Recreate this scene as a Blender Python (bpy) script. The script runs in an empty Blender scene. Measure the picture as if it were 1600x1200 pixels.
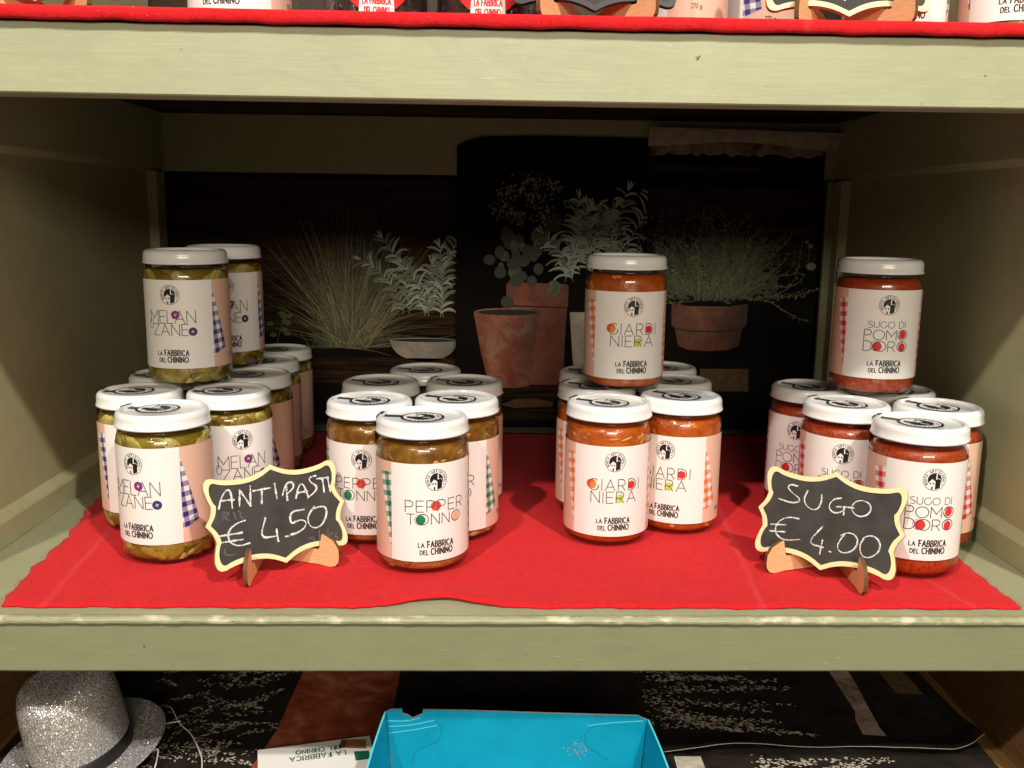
import bpy, bmesh, math, random
from mathutils import Vector, Matrix
from mathutils.geometry import tessellate_polygon
random.seed(7)
R_ = math.radians
SC = bpy.context.scene
COL = SC.collection

# ------------------------------------------------------------------ camera
def set_camera():
    f, yaw, pitch, roll = 1458.9, R_(1.577), R_(10.602), R_(0.781)
    pos = Vector((-0.00468, -0.57646, 0.27177))
    fw = Vector((math.sin(yaw) * math.cos(pitch), math.cos(yaw) * math.cos(pitch), -math.sin(pitch)))
    r = Vector((math.cos(yaw), -math.sin(yaw), 0.0))
    u = r.cross(fw)
    r2 = math.cos(roll) * r + math.sin(roll) * u
    u2 = -math.sin(roll) * r + math.cos(roll) * u
    cd = bpy.data.cameras.new('camera')
    cd.sensor_width = 36.0
    cd.lens = f / 1600.0 * 36.0
    cd.clip_start = 0.02
    cd.clip_end = 60.0
    c = bpy.data.objects.new('camera', cd)
    COL.objects.link(c)
    m = Matrix((r2, u2, -fw)).transposed().to_4x4()
    m.translation = pos
    c.matrix_world = m
    SC.camera = c
set_camera()

# ------------------------------------------------------------------ light
wd = bpy.data.worlds.new('World')
SC.world = wd
wd.use_nodes = True
wd.node_tree.nodes['Background'].inputs[0].default_value = (1.0, 0.80, 0.55, 1)
wd.node_tree.nodes['Background'].inputs[1].default_value = 0.13

def spot(name, loc, target, power, col, size=R_(70), blend=0.6, rad=0.045):
    ld = bpy.data.lights.new(name, 'SPOT')
    ld.energy = power
    ld.color = col
    ld.spot_size = size
    ld.spot_blend = blend
    ld.shadow_soft_size = rad
    o = bpy.data.objects.new(name, ld)
    COL.objects.link(o)
    o.location = loc
    d = Vector(target) - Vector(loc)
    o.rotation_euler = d.to_track_quat('-Z', 'Y').to_euler()
    return o
spot('ceiling_spot', (0.85, -1.45, 2.126), (0.02, 0.12, 0.10), 222, (1.0, 0.925, 0.84), R_(58))
spot('ceiling_spot', (-0.85, -1.60, 2.08), (0.0, 0.12, 0.10), 186, (1.0, 0.925, 0.84), R_(58))
def fill_light(loc, target, power, col, sx, sy):
    ld = bpy.data.lights.new('shop_fill_light', 'AREA')
    ld.shape = 'RECTANGLE'; ld.size = sx; ld.size_y = sy; ld.energy = power; ld.color = col
    o = bpy.data.objects.new('shop_fill_light', ld)
    COL.objects.link(o)
    o.location = loc
    o.rotation_euler = (Vector(target) - Vector(loc)).to_track_quat('-Z', 'Y').to_euler()
# added fill lamp behind the camera for shop ambience, reaching under the shelf
fill_light((0.35, -3.4, 1.22), (0.0, 0.2, 0.12), 68, (1.0, 0.86, 0.68), 1.8, 0.6)

SC.view_settings.view_transform = 'Standard'
SC.view_settings.look = 'None'
SC.view_settings.exposure = 0.0
SC.view_settings.gamma = 1.0
SC.view_settings.use_curve_mapping = False
SC.cycles.max_bounces = 8
SC.cycles.transparent_max_bounces = 16
SC.cycles.caustics_reflective = False
SC.cycles.caustics_refractive = False
SC.cycles.sample_clamp_indirect = 3.0

# ------------------------------------------------------------------ materials
MATS = {}
def rgb(*c):
    return (c[0], c[1], c[2], 1.0)

class NT:
    """small helper around a material's node tree"""
    def __init__(self, name):
        self.m = bpy.data.materials.new(name)
        self.m.use_nodes = True
        self.t = self.m.node_tree
        self.b = self.t.nodes['Principled BSDF']
        self.out = self.t.nodes['Material Output']
        MATS[name] = self.m
    def n(self, typ, **kw):
        x = self.t.nodes.new(typ)
        for k, v in kw.items():
            if k in x.inputs.keys():
                x.inputs[k].default_value = v
            else:
                setattr(x, k, v)
        return x
    def l(self, a, b):
        self.t.links.new(a, b)
    def coords(self, scale=(1, 1, 1), kind='Object'):
        tc = self.n('ShaderNodeTexCoord')
        mp = self.n('ShaderNodeMapping')
        mp.inputs['Scale'].default_value = scale
        self.l(tc.outputs[kind], mp.inputs[0])
        return mp.outputs[0]
    def noise(self, vec, scale, detail=4, rough=0.6, dist=0.0):
        x = self.n('ShaderNodeTexNoise')
        x.inputs['Scale'].default_value = scale
        x.inputs['Detail'].default_value = detail
        x.inputs['Roughness'].default_value = rough
        x.inputs['Distortion'].default_value = dist
        self.l(vec, x.inputs['Vector'])
        return x.outputs['Fac']
    def ramp(self, fac, stops):
        x = self.n('ShaderNodeValToRGB')
        e = x.color_ramp.elements
        while len(e) < len(stops):
            e.new(0.5)
        for i, (p, c) in enumerate(stops):
            e[i].position = p
            e[i].color = rgb(*c)
        self.l(fac, x.inputs[0])
        return x.outputs[0]
    def mix(self, fac, a, b, mode='MIX'):
        x = self.n('ShaderNodeMix', data_type='RGBA', blend_type=mode)
        for sock, v in ((x.inputs[0], fac), (x.inputs[6], a), (x.inputs[7], b)):
            if isinstance(v, (int, float)):
                sock.default_value = v
            elif isinstance(v, tuple):
                sock.default_value = rgb(*v)
            else:
                self.l(v, sock)
        return x.outputs[2]
    def math(self, op, a, b=0.0):
        x = self.n('ShaderNodeMath', operation=op)
        for sock, v in ((x.inputs[0], a), (x.inputs[1], b)):
            if isinstance(v, (int, float)):
                sock.default_value = v
            else:
                self.l(v, sock)
        return x.outputs[0]
    def bump(self, h, strength=0.3, dist=0.001):
        x = self.n('ShaderNodeBump')
        x.inputs['Strength'].default_value = strength
        x.inputs['Distance'].default_value = dist
        self.l(h, x.inputs['Height'])
        self.l(x.outputs[0], self.b.inputs['Normal'])
    def color(self, c):
        if isinstance(c, tuple):
            self.b.inputs['Base Color'].default_value = rgb(*c)
        else:
            self.l(c, self.b.inputs['Base Color'])
    def set(self, rough=0.5, spec=0.5, **kw):
        self.b.inputs['Roughness'].default_value = rough
        self.b.inputs['Specular IOR Level'].default_value = spec
        for k, v in kw.items():
            self.b.inputs[k].default_value = v

def plain(name, c, rough=0.5, spec=0.4, var=0.0, scale=60):
    t = NT(name)
    if var:
        nz = t.noise(t.coords(), scale, 5)
        lo = tuple(x * (1 - var) for x in c)
        hi = tuple(min(1, x * (1 + var)) for x in c)
        t.color(t.ramp(nz, [(0.3, lo), (0.7, hi)]))
    else:
        t.color(c)
    t.set(rough, spec)
    return t.m

def paint_material(name, base, grain=(3, 60, 60), spots=True):
    t = NT(name)
    v = t.coords(grain)
    st = t.noise(v, 9, 6, 0.65)
    big = t.noise(t.coords((1, 1, 1)), 7, 3)
    c = t.ramp(st, [(0.25, tuple(x * 0.90 for x in base)), (0.55, base), (0.8, tuple(min(1, x * 1.06) for x in base))])
    sm = t.noise(t.coords((1, 1, 2.2)), 16, 5, 0.7, 1.2)
    c = t.mix(t.ramp(sm, [(0.42, (0, 0, 0)), (0.75, (0.55, 0.55, 0.55))]), c, tuple(x * 0.74 for x in base))
    c = t.mix(t.math('MULTIPLY', big, 0.35), c, (base[0] * 1.12, base[1] * 0.98, base[2] * 0.75))
    if spots:
        sp = t.noise(t.coords((1, 1, 1)), 130, 2, 0.5)
        m = t.ramp(sp, [(0.775, (0, 0, 0)), (0.80, (1, 1, 1))])
        c = t.mix(m, c, (0.10, 0.085, 0.05))
        sc = t.noise(t.coords((5, 60, 60)), 14, 3, 0.5, 0.4)
        m2 = t.ramp(sc, [(0.70, (0, 0, 0)), (0.74, (1, 1, 1))])
        c = t.mix(t.math('MULTIPLY', m2, 0.45), c, (0.62, 0.60, 0.42))
        ed = t.noise(t.coords((1, 1, 1)), 75, 5, 0.75, 0.8)
        m3 = t.ramp(ed, [(0.70, (0, 0, 0)), (0.725, (1, 1, 1))])
        c = t.mix(t.math('MULTIPLY', m3, 0.5), c, tuple(x * 0.55 for x in base))
    t.color(c)
    t.bump(st, 0.22, 0.0005)
    t.set(0.42, 0.4)
    return t.m
paint_material('sage_paint', (0.37, 0.405, 0.27))
paint_material('sage_paint_shaded', (0.235, 0.255, 0.15), (2.5, 90, 90))  # darker copy of sage_paint: weaker light is put into the colour
paint_material('sage_paint_side', (0.39, 0.395, 0.235), (12, 12, 3), True)
paint_material('shelf_top_paint', (0.31, 0.33, 0.21), (70, 4, 40))
def worn_edge():
    t = NT('worn_nosing_paint')
    v = t.coords((1, 1, 1))
    st = t.noise(t.coords((4, 60, 60)), 12, 5)
    c = t.ramp(st, [(0.3, (0.25, 0.26, 0.15)), (0.7, (0.37, 0.38, 0.24))])
    nick = t.noise(t.coords((1, 3, 3)), 120, 4, 0.7, 0.5)
    c = t.mix(t.ramp(nick, [(0.66, (0, 0, 0)), (0.69, (1, 1, 1))]), c, (0.06, 0.05, 0.03))
    pale = t.noise(t.coords((1, 2, 2)), 45, 4, 0.6)
    c = t.mix(t.ramp(pale, [(0.56, (0, 0, 0)), (0.66, (0.8, 0.8, 0.8))]), c, (0.60, 0.58, 0.40))
    t.color(c)
    t.bump(nick, 0.5, 0.0008)
    t.set(0.35, 0.5)
worn_edge()

def wood_material(name, a, b, scale=(40, 3, 40), rough=0.55):
    t = NT(name)
    g = t.noise(t.coords(scale), 5, 6, 0.6, 0.6)
    t.color(t.ramp(g, [(0.3, a), (0.7, b)]))
    t.bump(g, 0.2, 0.0004)
    t.set(rough, 0.3)
    return t.m
wood_material('brown_wood', (0.13, 0.065, 0.022), (0.25, 0.135, 0.05), (70, 5, 70))
wood_material('dark_wood', (0.02, 0.013, 0.007), (0.05, 0.03, 0.016))
wood_material('easel_plywood', (0.66, 0.38, 0.18), (0.80, 0.50, 0.26), (30, 30, 130))
plain('burnt_edge', (0.13, 0.06, 0.02), 0.7)
plain('frame_cream', (0.80, 0.67, 0.37), 0.5, 0.3, 0.05, 300)
plain('frame_edge', (0.42, 0.26, 0.10), 0.7)
plain('black_frame', (0.012, 0.012, 0.012), 0.5)

def chalkboard():
    t = NT('chalkboard')
    a = t.noise(t.coords(), 45, 4)
    c = t.ramp(a, [(0.3, (0.030, 0.030, 0.028)), (0.75, (0.062, 0.062, 0.057))])
    t.color(c)
    t.set(0.75, 0.25)
def chalk(name, amt):
    t = NT(name)
    nz = t.noise(t.coords(), 1100, 4, 0.75)
    m = t.ramp(nz, [(0.42, (0, 0, 0)), (0.55, (1, 1, 1))])
    t.color(t.mix(t.math('MULTIPLY', m, amt), (0.16 * amt + 0.04,) * 3, (0.86, 0.86, 0.83)))
    t.set(0.95, 0.1)
chalkboard(); chalk('chalk', 1.0); chalk('chalk_ghost', 0.10)

def felt():
    t = NT('red_felt')
    v = t.coords()
    a = t.noise(v, 750, 4, 0.8)
    m = t.noise(v, 150, 5, 0.75, 0.6)
    b = t.noise(v, 14, 4, 0.6)
    c = t.ramp(a, [(0.28, (0.44, 0.007, 0.011)), (0.55, (0.60, 0.012, 0.016)), (0.8, (0.74, 0.040, 0.042))])
    c = t.mix(t.ramp(m, [(0.35, (0, 0, 0)), (0.7, (0.5, 0.5, 0.5))]), c, (0.72, 0.030, 0.034))
    c = t.mix(t.ramp(b, [(0.35, (0.35, 0.35, 0.35)), (0.65, (0, 0, 0))]), c, (0.50, 0.010, 0.016))
    lint = t.noise(v, 420, 2, 0.5)
    c = t.mix(t.ramp(lint, [(0.735, (0, 0, 0)), (0.76, (0.35, 0.35, 0.35))]), c, (0.85, 0.45, 0.42))
    # rubbed fold lines running front to back
    sx = t.n('ShaderNodeSeparateXYZ'); t.l(v, sx.inputs[0])
    warp = t.math('MULTIPLY', t.noise(v, 30, 3), 0.006)
    for x0, k in ((0.190, 0.10), (0.352, -0.22), (-0.302, -0.10)):
        d = t.math('ABSOLUTE', t.math('SUBTRACT', t.math('ADD', sx.outputs[0], warp), t.math('ADD', t.math('MULTIPLY', sx.outputs[1], k), x0)))
        c = t.mix(t.math('MULTIPLY', t.ramp(d, [(0.0, (1, 1, 1)), (0.0016, (0, 0, 0))]), 0.08), c, (0.86, 0.25, 0.24))
    t.color(c)
    t.bump(t.math('ADD', t.math('MULTIPLY', a, 0.5), m), 0.7, 0.0012)
    t.set(0.95, 0.1)
    t.b.inputs['Sheen Weight'].default_value = 0.05
felt()

def glass():
    t = NT('jar_glass')
    tr = t.n('ShaderNodeBsdfTransparent')
    tr.inputs[0].default_value = rgb(0.95, 0.96, 0.93)
    gl = t.n('ShaderNodeBsdfGlossy')
    gl.inputs['Roughness'].default_value = 0.02
    gm = t.n('ShaderNodeNewGeometry')
    dt = t.n('ShaderNodeVectorMath', operation='DOT_PRODUCT')
    t.l(gm.outputs['Incoming'], dt.inputs[0]); t.l(gm.outputs['Normal'], dt.inputs[1])
    ab = t.math('ABSOLUTE', dt.outputs['Value'])
    sch = t.math('ADD', t.math('MULTIPLY', t.math('POWER', t.math('SUBTRACT', 1.0, ab), 5.0), 0.93), 0.06)
    v = t.coords()
    nz = t.noise(v, 60, 2)
    bp = t.n('ShaderNodeBump')
    bp.inputs['Strength'].default_value = 0.10
    bp.inputs['Distance'].default_value = 0.002
    t.l(nz, bp.inputs['Height'])
    t.l(bp.outputs[0], gl.inputs['Normal'])
    mx = t.n('ShaderNodeMixShader')
    t.l(sch, mx.inputs[0])
    t.l(tr.outputs[0], mx.inputs[1])
    t.l(gl.outputs[0], mx.inputs[2])
    t.l(mx.outputs[0], t.out.inputs['Surface'])
glass()

def lid_white():
    t = NT('lid_enamel')
    v = t.coords()
    d = t.noise(v, 260, 2, 0.5)
    m = t.ramp(d, [(0.76, (0, 0, 0)), (0.79, (1, 1, 1))])
    t.color(t.mix(m, (0.76, 0.785, 0.785), (0.18, 0.15, 0.12)))
    t.set(0.20, 0.5)
    t.bump(t.noise(v, 45, 2), 0.05, 0.001)
lid_white()

def paper(name, c):
    t = NT(name)
    a = t.noise(t.coords(), 25, 3)
    t.color(t.mix(t.math('MULTIPLY', a, 0.10), c, tuple(x * 0.86 for x in c)))
    t.set(0.42, 0.45)
    t.bump(t.noise(t.coords((1, 1, 0.3)), 55, 2), 0.08, 0.002)
paper('label_white', (0.84, 0.82, 0.80))
paper('label_pink', (0.74, 0.49, 0.375))
plain('ink_black', (0.012, 0.011, 0.012), 0.45)
plain('ink_thin', (0.05, 0.045, 0.05), 0.45)
plain('seal_black', (0.010, 0.010, 0.011), 0.35)
plain('seal_white', (0.75, 0.75, 0.74), 0.4)
plain('paper_white', (0.80, 0.79, 0.76), 0.6)

def gingham(name, dark, cell=0.0040):
    t = NT(name)
    uv = t.n('ShaderNodeUVMap')
    sx = t.n('ShaderNodeSeparateXYZ')
    t.l(uv.outputs[0], sx.inputs[0])
    def stripe(s):
        return t.math('LESS_THAN', t.math('FRACT', t.math('DIVIDE', s, 2 * cell)), 0.5)
    a, b = stripe(sx.outputs[0]), stripe(sx.outputs[1])
    s = t.math('MULTIPLY', t.math('ADD', a, b), 0.5)
    mid = tuple(0.66 * d + 0.34 * 0.72 for d in dark)
    x = t.n('ShaderNodeValToRGB')
    x.color_ramp.interpolation = 'CONSTANT'
    e = x.color_ramp.elements
    e.new(0.5)
    for i, (p, c) in enumerate(((0, (0.8, 0.77, 0.75)), (0.3, mid), (0.8, dark))):
        e[i].position = p
        e[i].color = rgb(*c)
    t.l(s, x.inputs[0])
    t.color(x.outputs[0])
    t.set(0.42, 0.45)
gingham('gingham_purple', (0.045, 0.022, 0.20))
gingham('gingham_green', (0.015, 0.16, 0.075))
gingham('gingham_orange', (0.76, 0.17, 0.006))
gingham('gingham_red', (0.60, 0.012, 0.018))

plain('dot_magenta', (0.20, 0.025, 0.17), 0.45); plain('dot_navy', (0.04, 0.03, 0.16), 0.45)
plain('dot_red', (0.70, 0.07, 0.045), 0.45, 0.4, 0.2, 500); plain('dot_green', (0.012, 0.19, 0.085), 0.45, 0.4, 0.2, 400)
plain('dot_peach', (0.86, 0.44, 0.26), 0.45); plain('dot_orange', (0.82, 0.22, 0.03), 0.45, 0.4, 0.2, 400)
plain('dot_lime', (0.50, 0.62, 0.12), 0.45, 0.4, 0.25, 500); plain('dot_tomato', (0.66, 0.03, 0.03), 0.45, 0.4, 0.15, 500)

def food(name, stops, scale, bumpd=0.002, rough=0.35, zgrad=None, bs=0.6, det=4):
    t = NT(name)
    v = t.coords()
    a = t.noise(v, scale, det, 0.62, 0.12)
    c = t.ramp(a, stops)
    if zgrad:
        sx = t.n('ShaderNodeSeparateXYZ')
        t.l(v, sx.inputs[0])
        f = t.ramp(t.math('ADD', t.math('MULTIPLY', sx.outputs[2], 9.0), t.math('MULTIPLY', a, 0.12)), [(zgrad[1], (0, 0, 0)), (zgrad[2], (1, 1, 1))])
        c = t.mix(f, t.ramp(a, zgrad[0]), c)
    t.color(c)
    t.bump(a, bs, bumpd)
    t.set(rough, 0.5)
    t.b.inputs['Subsurface Weight'].default_value = 0.15
    t.b.inputs['Subsurface Radius'].default_value = (0.006, 0.003, 0.001)
    return t.m
food('oil_olive', [(0.3, (0.13, 0.085, 0.006)), (0.55, (0.22, 0.155, 0.014)), (0.8, (0.30, 0.23, 0.03))], 55, 0.001, 0.2, bs=0.3)
food('pepper_tuna', [(0.3, (0.10, 0.035, 0.004)), (0.55, (0.22, 0.092, 0.009)), (0.8, (0.36, 0.19, 0.03))], 90, 0.001, 0.25,
     zgrad=([(0.3, (0.22, 0.06, 0.015)), (0.5, (0.42, 0.15, 0.04)), (0.75, (0.52, 0.28, 0.11))], 0.30, 0.70))
food('giardiniera_sauce', [(0.3, (0.30, 0.038, 0.004)), (0.52, (0.46, 0.088, 0.007)), (0.8, (0.56, 0.16, 0.014))], 75, 0.0015, 0.3)
food('tomato_sauce', [(0.25, (0.20, 0.014, 0.003)), (0.5, (0.37, 0.040, 0.006)), (0.72, (0.46, 0.095, 0.015))], 330, 0.0008, 0.35, det=6)
food('dark_candy', [(0.3, (0.012, 0.009, 0.008)), (0.7, (0.05, 0.04, 0.035))], 200, 0.002, 0.4)
def pieces(name, stops):
    t = NT(name)
    at = t.n('ShaderNodeAttribute')
    at.attribute_name = 'tone'
    a = t.noise(t.coords(), 170, 4, 0.6, 0.6)
    f = t.math('ADD', t.math('MULTIPLY', at.outputs['Fac'], 0.65), t.math('MULTIPLY', a, 0.4))
    t.color(t.ramp(f, stops))
    t.set(0.3, 0.5)
    t.bump(a, 0.5, 0.001)
    t.b.inputs['Subsurface Weight'].default_value = 0.2
    t.b.inputs['Subsurface Radius'].default_value = (0.006, 0.004, 0.0015)
pieces('aubergine', [(0.15, (0.14, 0.06, 0.012)), (0.35, (0.27, 0.19, 0.025)), (0.65, (0.36, 0.28, 0.055)), (0.95, (0.52, 0.44, 0.16))])
pieces('mixed_vegetable', [(0.15, (0.30, 0.05, 0.008)), (0.4, (0.55, 0.15, 0.015)), (0.7, (0.62, 0.24, 0.03)), (0.95, (0.60, 0.36, 0.08))])
pieces('tuna_flake', [(0.15, (0.20, 0.06, 0.012)), (0.45, (0.36, 0.16, 0.035)), (0.8, (0.50, 0.28, 0.09)), (0.95, (0.55, 0.38, 0.16))])

# ------------------------------------------------------------------ mesh helpers
def mesh_from(name, verts, faces, mats, fmat=None, smooth=False, uvs=None, tone=None):
    me = bpy.data.meshes.new(name)
    me.from_pydata([tuple(v) for v in verts], [], faces)
    for m in mats:
        me.materials.append(MATS[m])
    if fmat:
        me.polygons.foreach_set('material_index', fmat)
    if smooth:
        me.polygons.foreach_set('use_smooth', [True] * len(me.polygons))
    if uvs:
        ul = me.uv_layers.new(name='UVMap')
        for lp in me.loops:
            ul.data[lp.index].uv = uvs[lp.vertex_index]
    if tone:
        at = me.attributes.new('tone', 'FLOAT', 'POINT')
        at.data.foreach_set('value', tone)
    me.update()
    return me

def link(name, me, parent=None, loc=None, rot=None):
    o = bpy.data.objects.new(name, me)
    COL.objects.link(o)
    if parent is not None:
        o.parent = parent
    if loc is not None:
        o.location = loc
    if rot is not None:
        o.rotation_euler = rot
    return o

def tag(o, label, cat, group=None, kind=None):
    if label: o['label'] = label
    if cat: o['category'] = cat
    if group: o['group'] = group
    if kind: o['kind'] = kind
    return o

def empty(name, loc, rz=0.0):
    o = bpy.data.objects.new(name, None)
    o.empty_display_size = 0.02
    COL.objects.link(o)
    o.location = loc
    o.rotation_euler = (0, 0, rz)
    return o

def lathe(profile, seg=64):
    vs, fs = [], []
    n = len(profile)
    for k in range(seg):
        a = 2 * math.pi * k / seg
        for r, z in profile:
            vs.append((r * math.cos(a), r * math.sin(a), z))
    for k in range(seg):
        k2 = (k + 1) % seg
        for i in range(n - 1):
            fs.append((k * n + i, k2 * n + i, k2 * n + i + 1, k * n + i + 1))
    return vs, fs

def box_mesh(name, x0, x1, y0, y1, z0, z1, mat, bev=0.001, seg=2):
    bm = bmesh.new()
    bmesh.ops.create_cube(bm, size=1.0)
    for v in bm.verts:
        v.co = Vector(((x0 + x1) / 2 + v.co.x * (x1 - x0), (y0 + y1) / 2 + v.co.y * (y1 - y0), (z0 + z1) / 2 + v.co.z * (z1 - z0)))
    if bev:
        bmesh.ops.bevel(bm, geom=bm.edges[:], offset=bev, segments=seg, profile=0.5, affect='EDGES')
    me = bpy.data.meshes.new(name)
    bm.to_mesh(me)
    bm.free()
    me.materials.append(MATS[mat])
    return me

def extrude_poly(name, pts, th, mats, side_mat=0, frame=None):
    """pts in (a, b); plate from depth 0 to th along third axis; frame maps (a,b,d)->xyz"""
    n = len(pts)
    fr = frame or (lambda a, b, d: (a, d, b))
    vs = [fr(a, b, 0) for a, b in pts] + [fr(a, b, th) for a, b in pts]
    tri = tessellate_polygon([[Vector((a, b, 0)) for a, b in pts]])
    fs = [tuple(t) for t in tri] + [tuple(i + n for i in reversed(t)) for t in tri]
    fm = [0] * len(fs)
    for i in range(n):
        j = (i + 1) % n
        fs.append((i, j, j + n, i + n))
        fm.append(side_mat)
    me = mesh_from(name, vs, fs, mats, fm)
    bm = bmesh.new(); bm.from_mesh(me)
    bmesh.ops.recalc_face_normals(bm, faces=bm.faces)
    bm.to_mesh(me); bm.free()
    return me

class Print:
    """flat ink shapes in (u, v), laid on a surface through fn(u, v, offset)"""
    def __init__(self, fn, maxedge=None):
        self.fn, self.v, self.f, self.fm, self.maxedge, self.off = fn, [], [], [], maxedge, 0.0
    def tri(self, a, b, c, m):
        if self.maxedge:
            e = [(math.dist(a, b), 0), (math.dist(b, c), 1), (math.dist(c, a), 2)]
            L, k = max(e)
            if L > self.maxedge:
                p = (a, b, c)
                s, t, o = p[k], p[(k + 1) % 3], p[(k + 2) % 3]
                md = ((s[0] + t[0]) / 2, (s[1] + t[1]) / 2)
                self.tri(s, md, o, m); self.tri(md, t, o, m)
                return
        i = len(self.v)
        self.v += [self.fn(q[0], q[1], self.off) for q in (a, b, c)]
        self.f.append((i, i + 1, i + 2)); self.fm.append(m)
    def poly(self, pts, m=0, off=None):
        if off is not None: self.off = off
        for t in tessellate_polygon([[Vector((a, b, 0)) for a, b in pts]]):
            p = [pts[i] for i in t]
            if (p[1][0] - p[0][0]) * (p[2][1] - p[0][1]) - (p[2][0] - p[0][0]) * (p[1][1] - p[0][1]) < 0:
                p = p[::-1]
            self.tri(p[0], p[1], p[2], m)
    def disc(self, cx, cy, rx, ry=None, m=0, off=None, n=24, wob=0.0):
        ry = ry or rx
        self.poly([(cx + rx * math.cos(2 * math.pi * k / n) * (1 + wob * math.sin(3 * k)), cy + ry * math.sin(2 * math.pi * k / n) * (1 + wob * math.cos(2 * k))) for k in range(n)], m, off)
    def ring(self, cx, cy, r0, r1, m=0, off=None, n=48, a0=0.0, a1=2 * math.pi):
        if off is not None: self.off = off
        for k in range(n):
            s, t = a0 + (a1 - a0) * k / n, a0 + (a1 - a0) * (k + 1) / n
            p = [(cx + r * math.cos(q), cy + r * math.sin(q)) for r, q in ((r0, s), (r1, s), (r1, t), (r0, t))]
            self.tri(p[0], p[1], p[2], m); self.tri(p[0], p[2], p[3], m)
    def stroke(self, pts, w, m=0, off=None, taper=None, step=None):
        if off is not None: self.off = off
        if step:
            q = [pts[0]]
            for a, b in zip(pts, pts[1:]):
                k = max(1, int(math.ceil(math.dist(a, b) / step)))
                q += [(a[0] + (b[0] - a[0]) * j / k, a[1] + (b[1] - a[1]) * j / k) for j in range(1, k + 1)]
            pts = q
        n = len(pts)
        L, Rr = [], []
        for i, p in enumerate(pts):
            a = pts[max(0, i - 1)]; b = pts[min(n - 1, i + 1)]
            closed = math.dist(pts[0], pts[-1]) < 1e-7
            if closed and i in (0, n - 1): a, b = pts[-2], pts[1]
            dx, dy = b[0] - a[0], b[1] - a[1]
            d = math.hypot(dx, dy) or 1e-9
            nx, ny = -dy / d, dx / d
            k = 1.0
            if 0 < i < n - 1:
                e = (p[0] - pts[i - 1][0], p[1] - pts[i - 1][1]); el = math.hypot(*e) or 1e-9
                k = 1.0 / max(0.5, abs((-e[1] / el) * nx + (e[0] / el) * ny))
            hw = w / 2 * (taper(i / max(1, n - 1)) if taper else 1.0) * k
            ex = 0.0
            if i == 0 and not closed: ex = -w * 0.35
            if i == n - 1 and not closed: ex = w * 0.35
            cx, cy = p[0] + dx / d * ex, p[1] + dy / d * ex
            L.append((cx + nx * hw, cy + ny * hw)); Rr.append((cx - nx * hw, cy - ny * hw))
        for i in range(n - 1):
            self.tri(Rr[i], Rr[i + 1], L[i + 1], m); self.tri(Rr[i], L[i + 1], L[i], m)
    def mesh(self, name, mats):
        return mesh_from(name, self.v, self.f, mats, self.fm)

def arc(cx, cy, rx, ry, a0, a1, n=10):
    return [(cx + rx * math.cos(R_(a0 + (a1 - a0) * k / n)), cy + ry * math.sin(R_(a0 + (a1 - a0) * k / n))) for k in range(n + 1)]

# single-stroke capitals: name -> (width, strokes), height 1
GL = {
 'A': (.78, [[(0, 0), (.39, 1), (.78, 0)], [(.14, .34), (.64, .34)]]),
 'B': (.58, [[(0, 0), (0, 1), (.30, 1)] + arc(.30, .76, .24, .24, 90, -90) + [(0, .52)], [(.30, .52)] + arc(.32, .26, .26, .26, 90, -90) + [(0, 0)]]),
 'C': (.72, [arc(.42, .5, .42, .5, 50, 310, 18)]),
 'D': (.72, [[(0, 0), (0, 1), (.25, 1)] + arc(.25, .5, .47, .5, 90, -90, 16) + [(0, 0)]]),
 'E': (.52, [[(.52, 1), (0, 1), (0, 0), (.52, 0)], [(0, .52), (.46, .52)]]),
 'F': (.50, [[(.50, 1), (0, 1), (0, 0)], [(0, .50), (.44, .50)]]),
 'G': (.80, [arc(.43, .5, .43, .5, 50, 330, 18) + [(.80, .25), (.80, .48)]]),
 'H': (.64, [[(0, 0), (0, 1)], [(.64, 0), (.64, 1)], [(0, .5), (.64, .5)]]),
 'I': (.06, [[(.03, 0), (.03, 1)]]),
 'L': (.46, [[(0, 1), (0, 0), (.46, 0)]]),
 'M': (.84, [[(0, 0), (0, 1), (.42, .35), (.84, 1), (.84, 0)]]),
 'N': (.68, [[(0, 0), (0, 1), (.68, 0), (.68, 1)]]),
 'O': (.92, [arc(.46, .5, .46, .5, 90, 450, 28)]),
 'P': (.58, [[(0, 0), (0, 1), (.30, 1)] + arc(.30, .72, .28, .28, 90, -90) + [(0, .44)]]),
 'R': (.62, [[(0, 0), (0, 1), (.30, 1)] + arc(.30, .72, .28, .28, 90, -90) + [(0, .44)], [(.30, .44), (.60, 0)]]),
 'S': (.58, [arc(.29, .755, .27, .245, 40, 270, 10) + arc(.29, .255, .29, .255, 90, -140, 10)]),
 'T': (.64, [[(0, 1), (.64, 1)], [(.32, 1), (.32, 0)]]),
 'U': (.66, [[(0, 1), (0, .33)] + arc(.33, .33, .33, .33, 180, 360, 12) + [(.66, 1)]]),
 'Z': (.62, [[(0, 1), (.62, 1), (0, 0), (.62, 0)]]),
 '2': (.52, [arc(.26, .74, .26, .26, 160, -40, 10) + [(0, 0), (.52, 0)]]),
 '7': (.52, [[(0, 1), (.52, 1), (.16, 0)]]),
 '0': (.60, [arc(.30, .5, .30, .5, 90, 450, 20)]),
 'g': (.50, [arc(.25, .35, .25, .28, 20, 340, 12), [(.5, .64), (.5, 0)] + arc(.25, -.02, .25, .22, 0, -150, 8)]),
 'À': (.78, [[(0, 0), (.39, 1), (.78, 0)], [(.14, .34), (.64, .34)], [(.25, 1.28), (.42, 1.1)]]),
 ' ': (.30, []),
}
def text_strokes(s, u0, v0, width, height, gap=0.20):
    """list of strokes fitting s into width x height with its lower left corner at (u0, v0)"""
    tot = sum(GL[c][0] for c in s) + gap * (len(s) - 1)
    kx = width / tot
    out, x = [], 0.0
    for c in s:
        w, st = GL[c]
        for q in st:
            out.append([(u0 + (x + a) * kx, v0 + b * height) for a, b in q])
        x += w + gap
    return out

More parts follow.
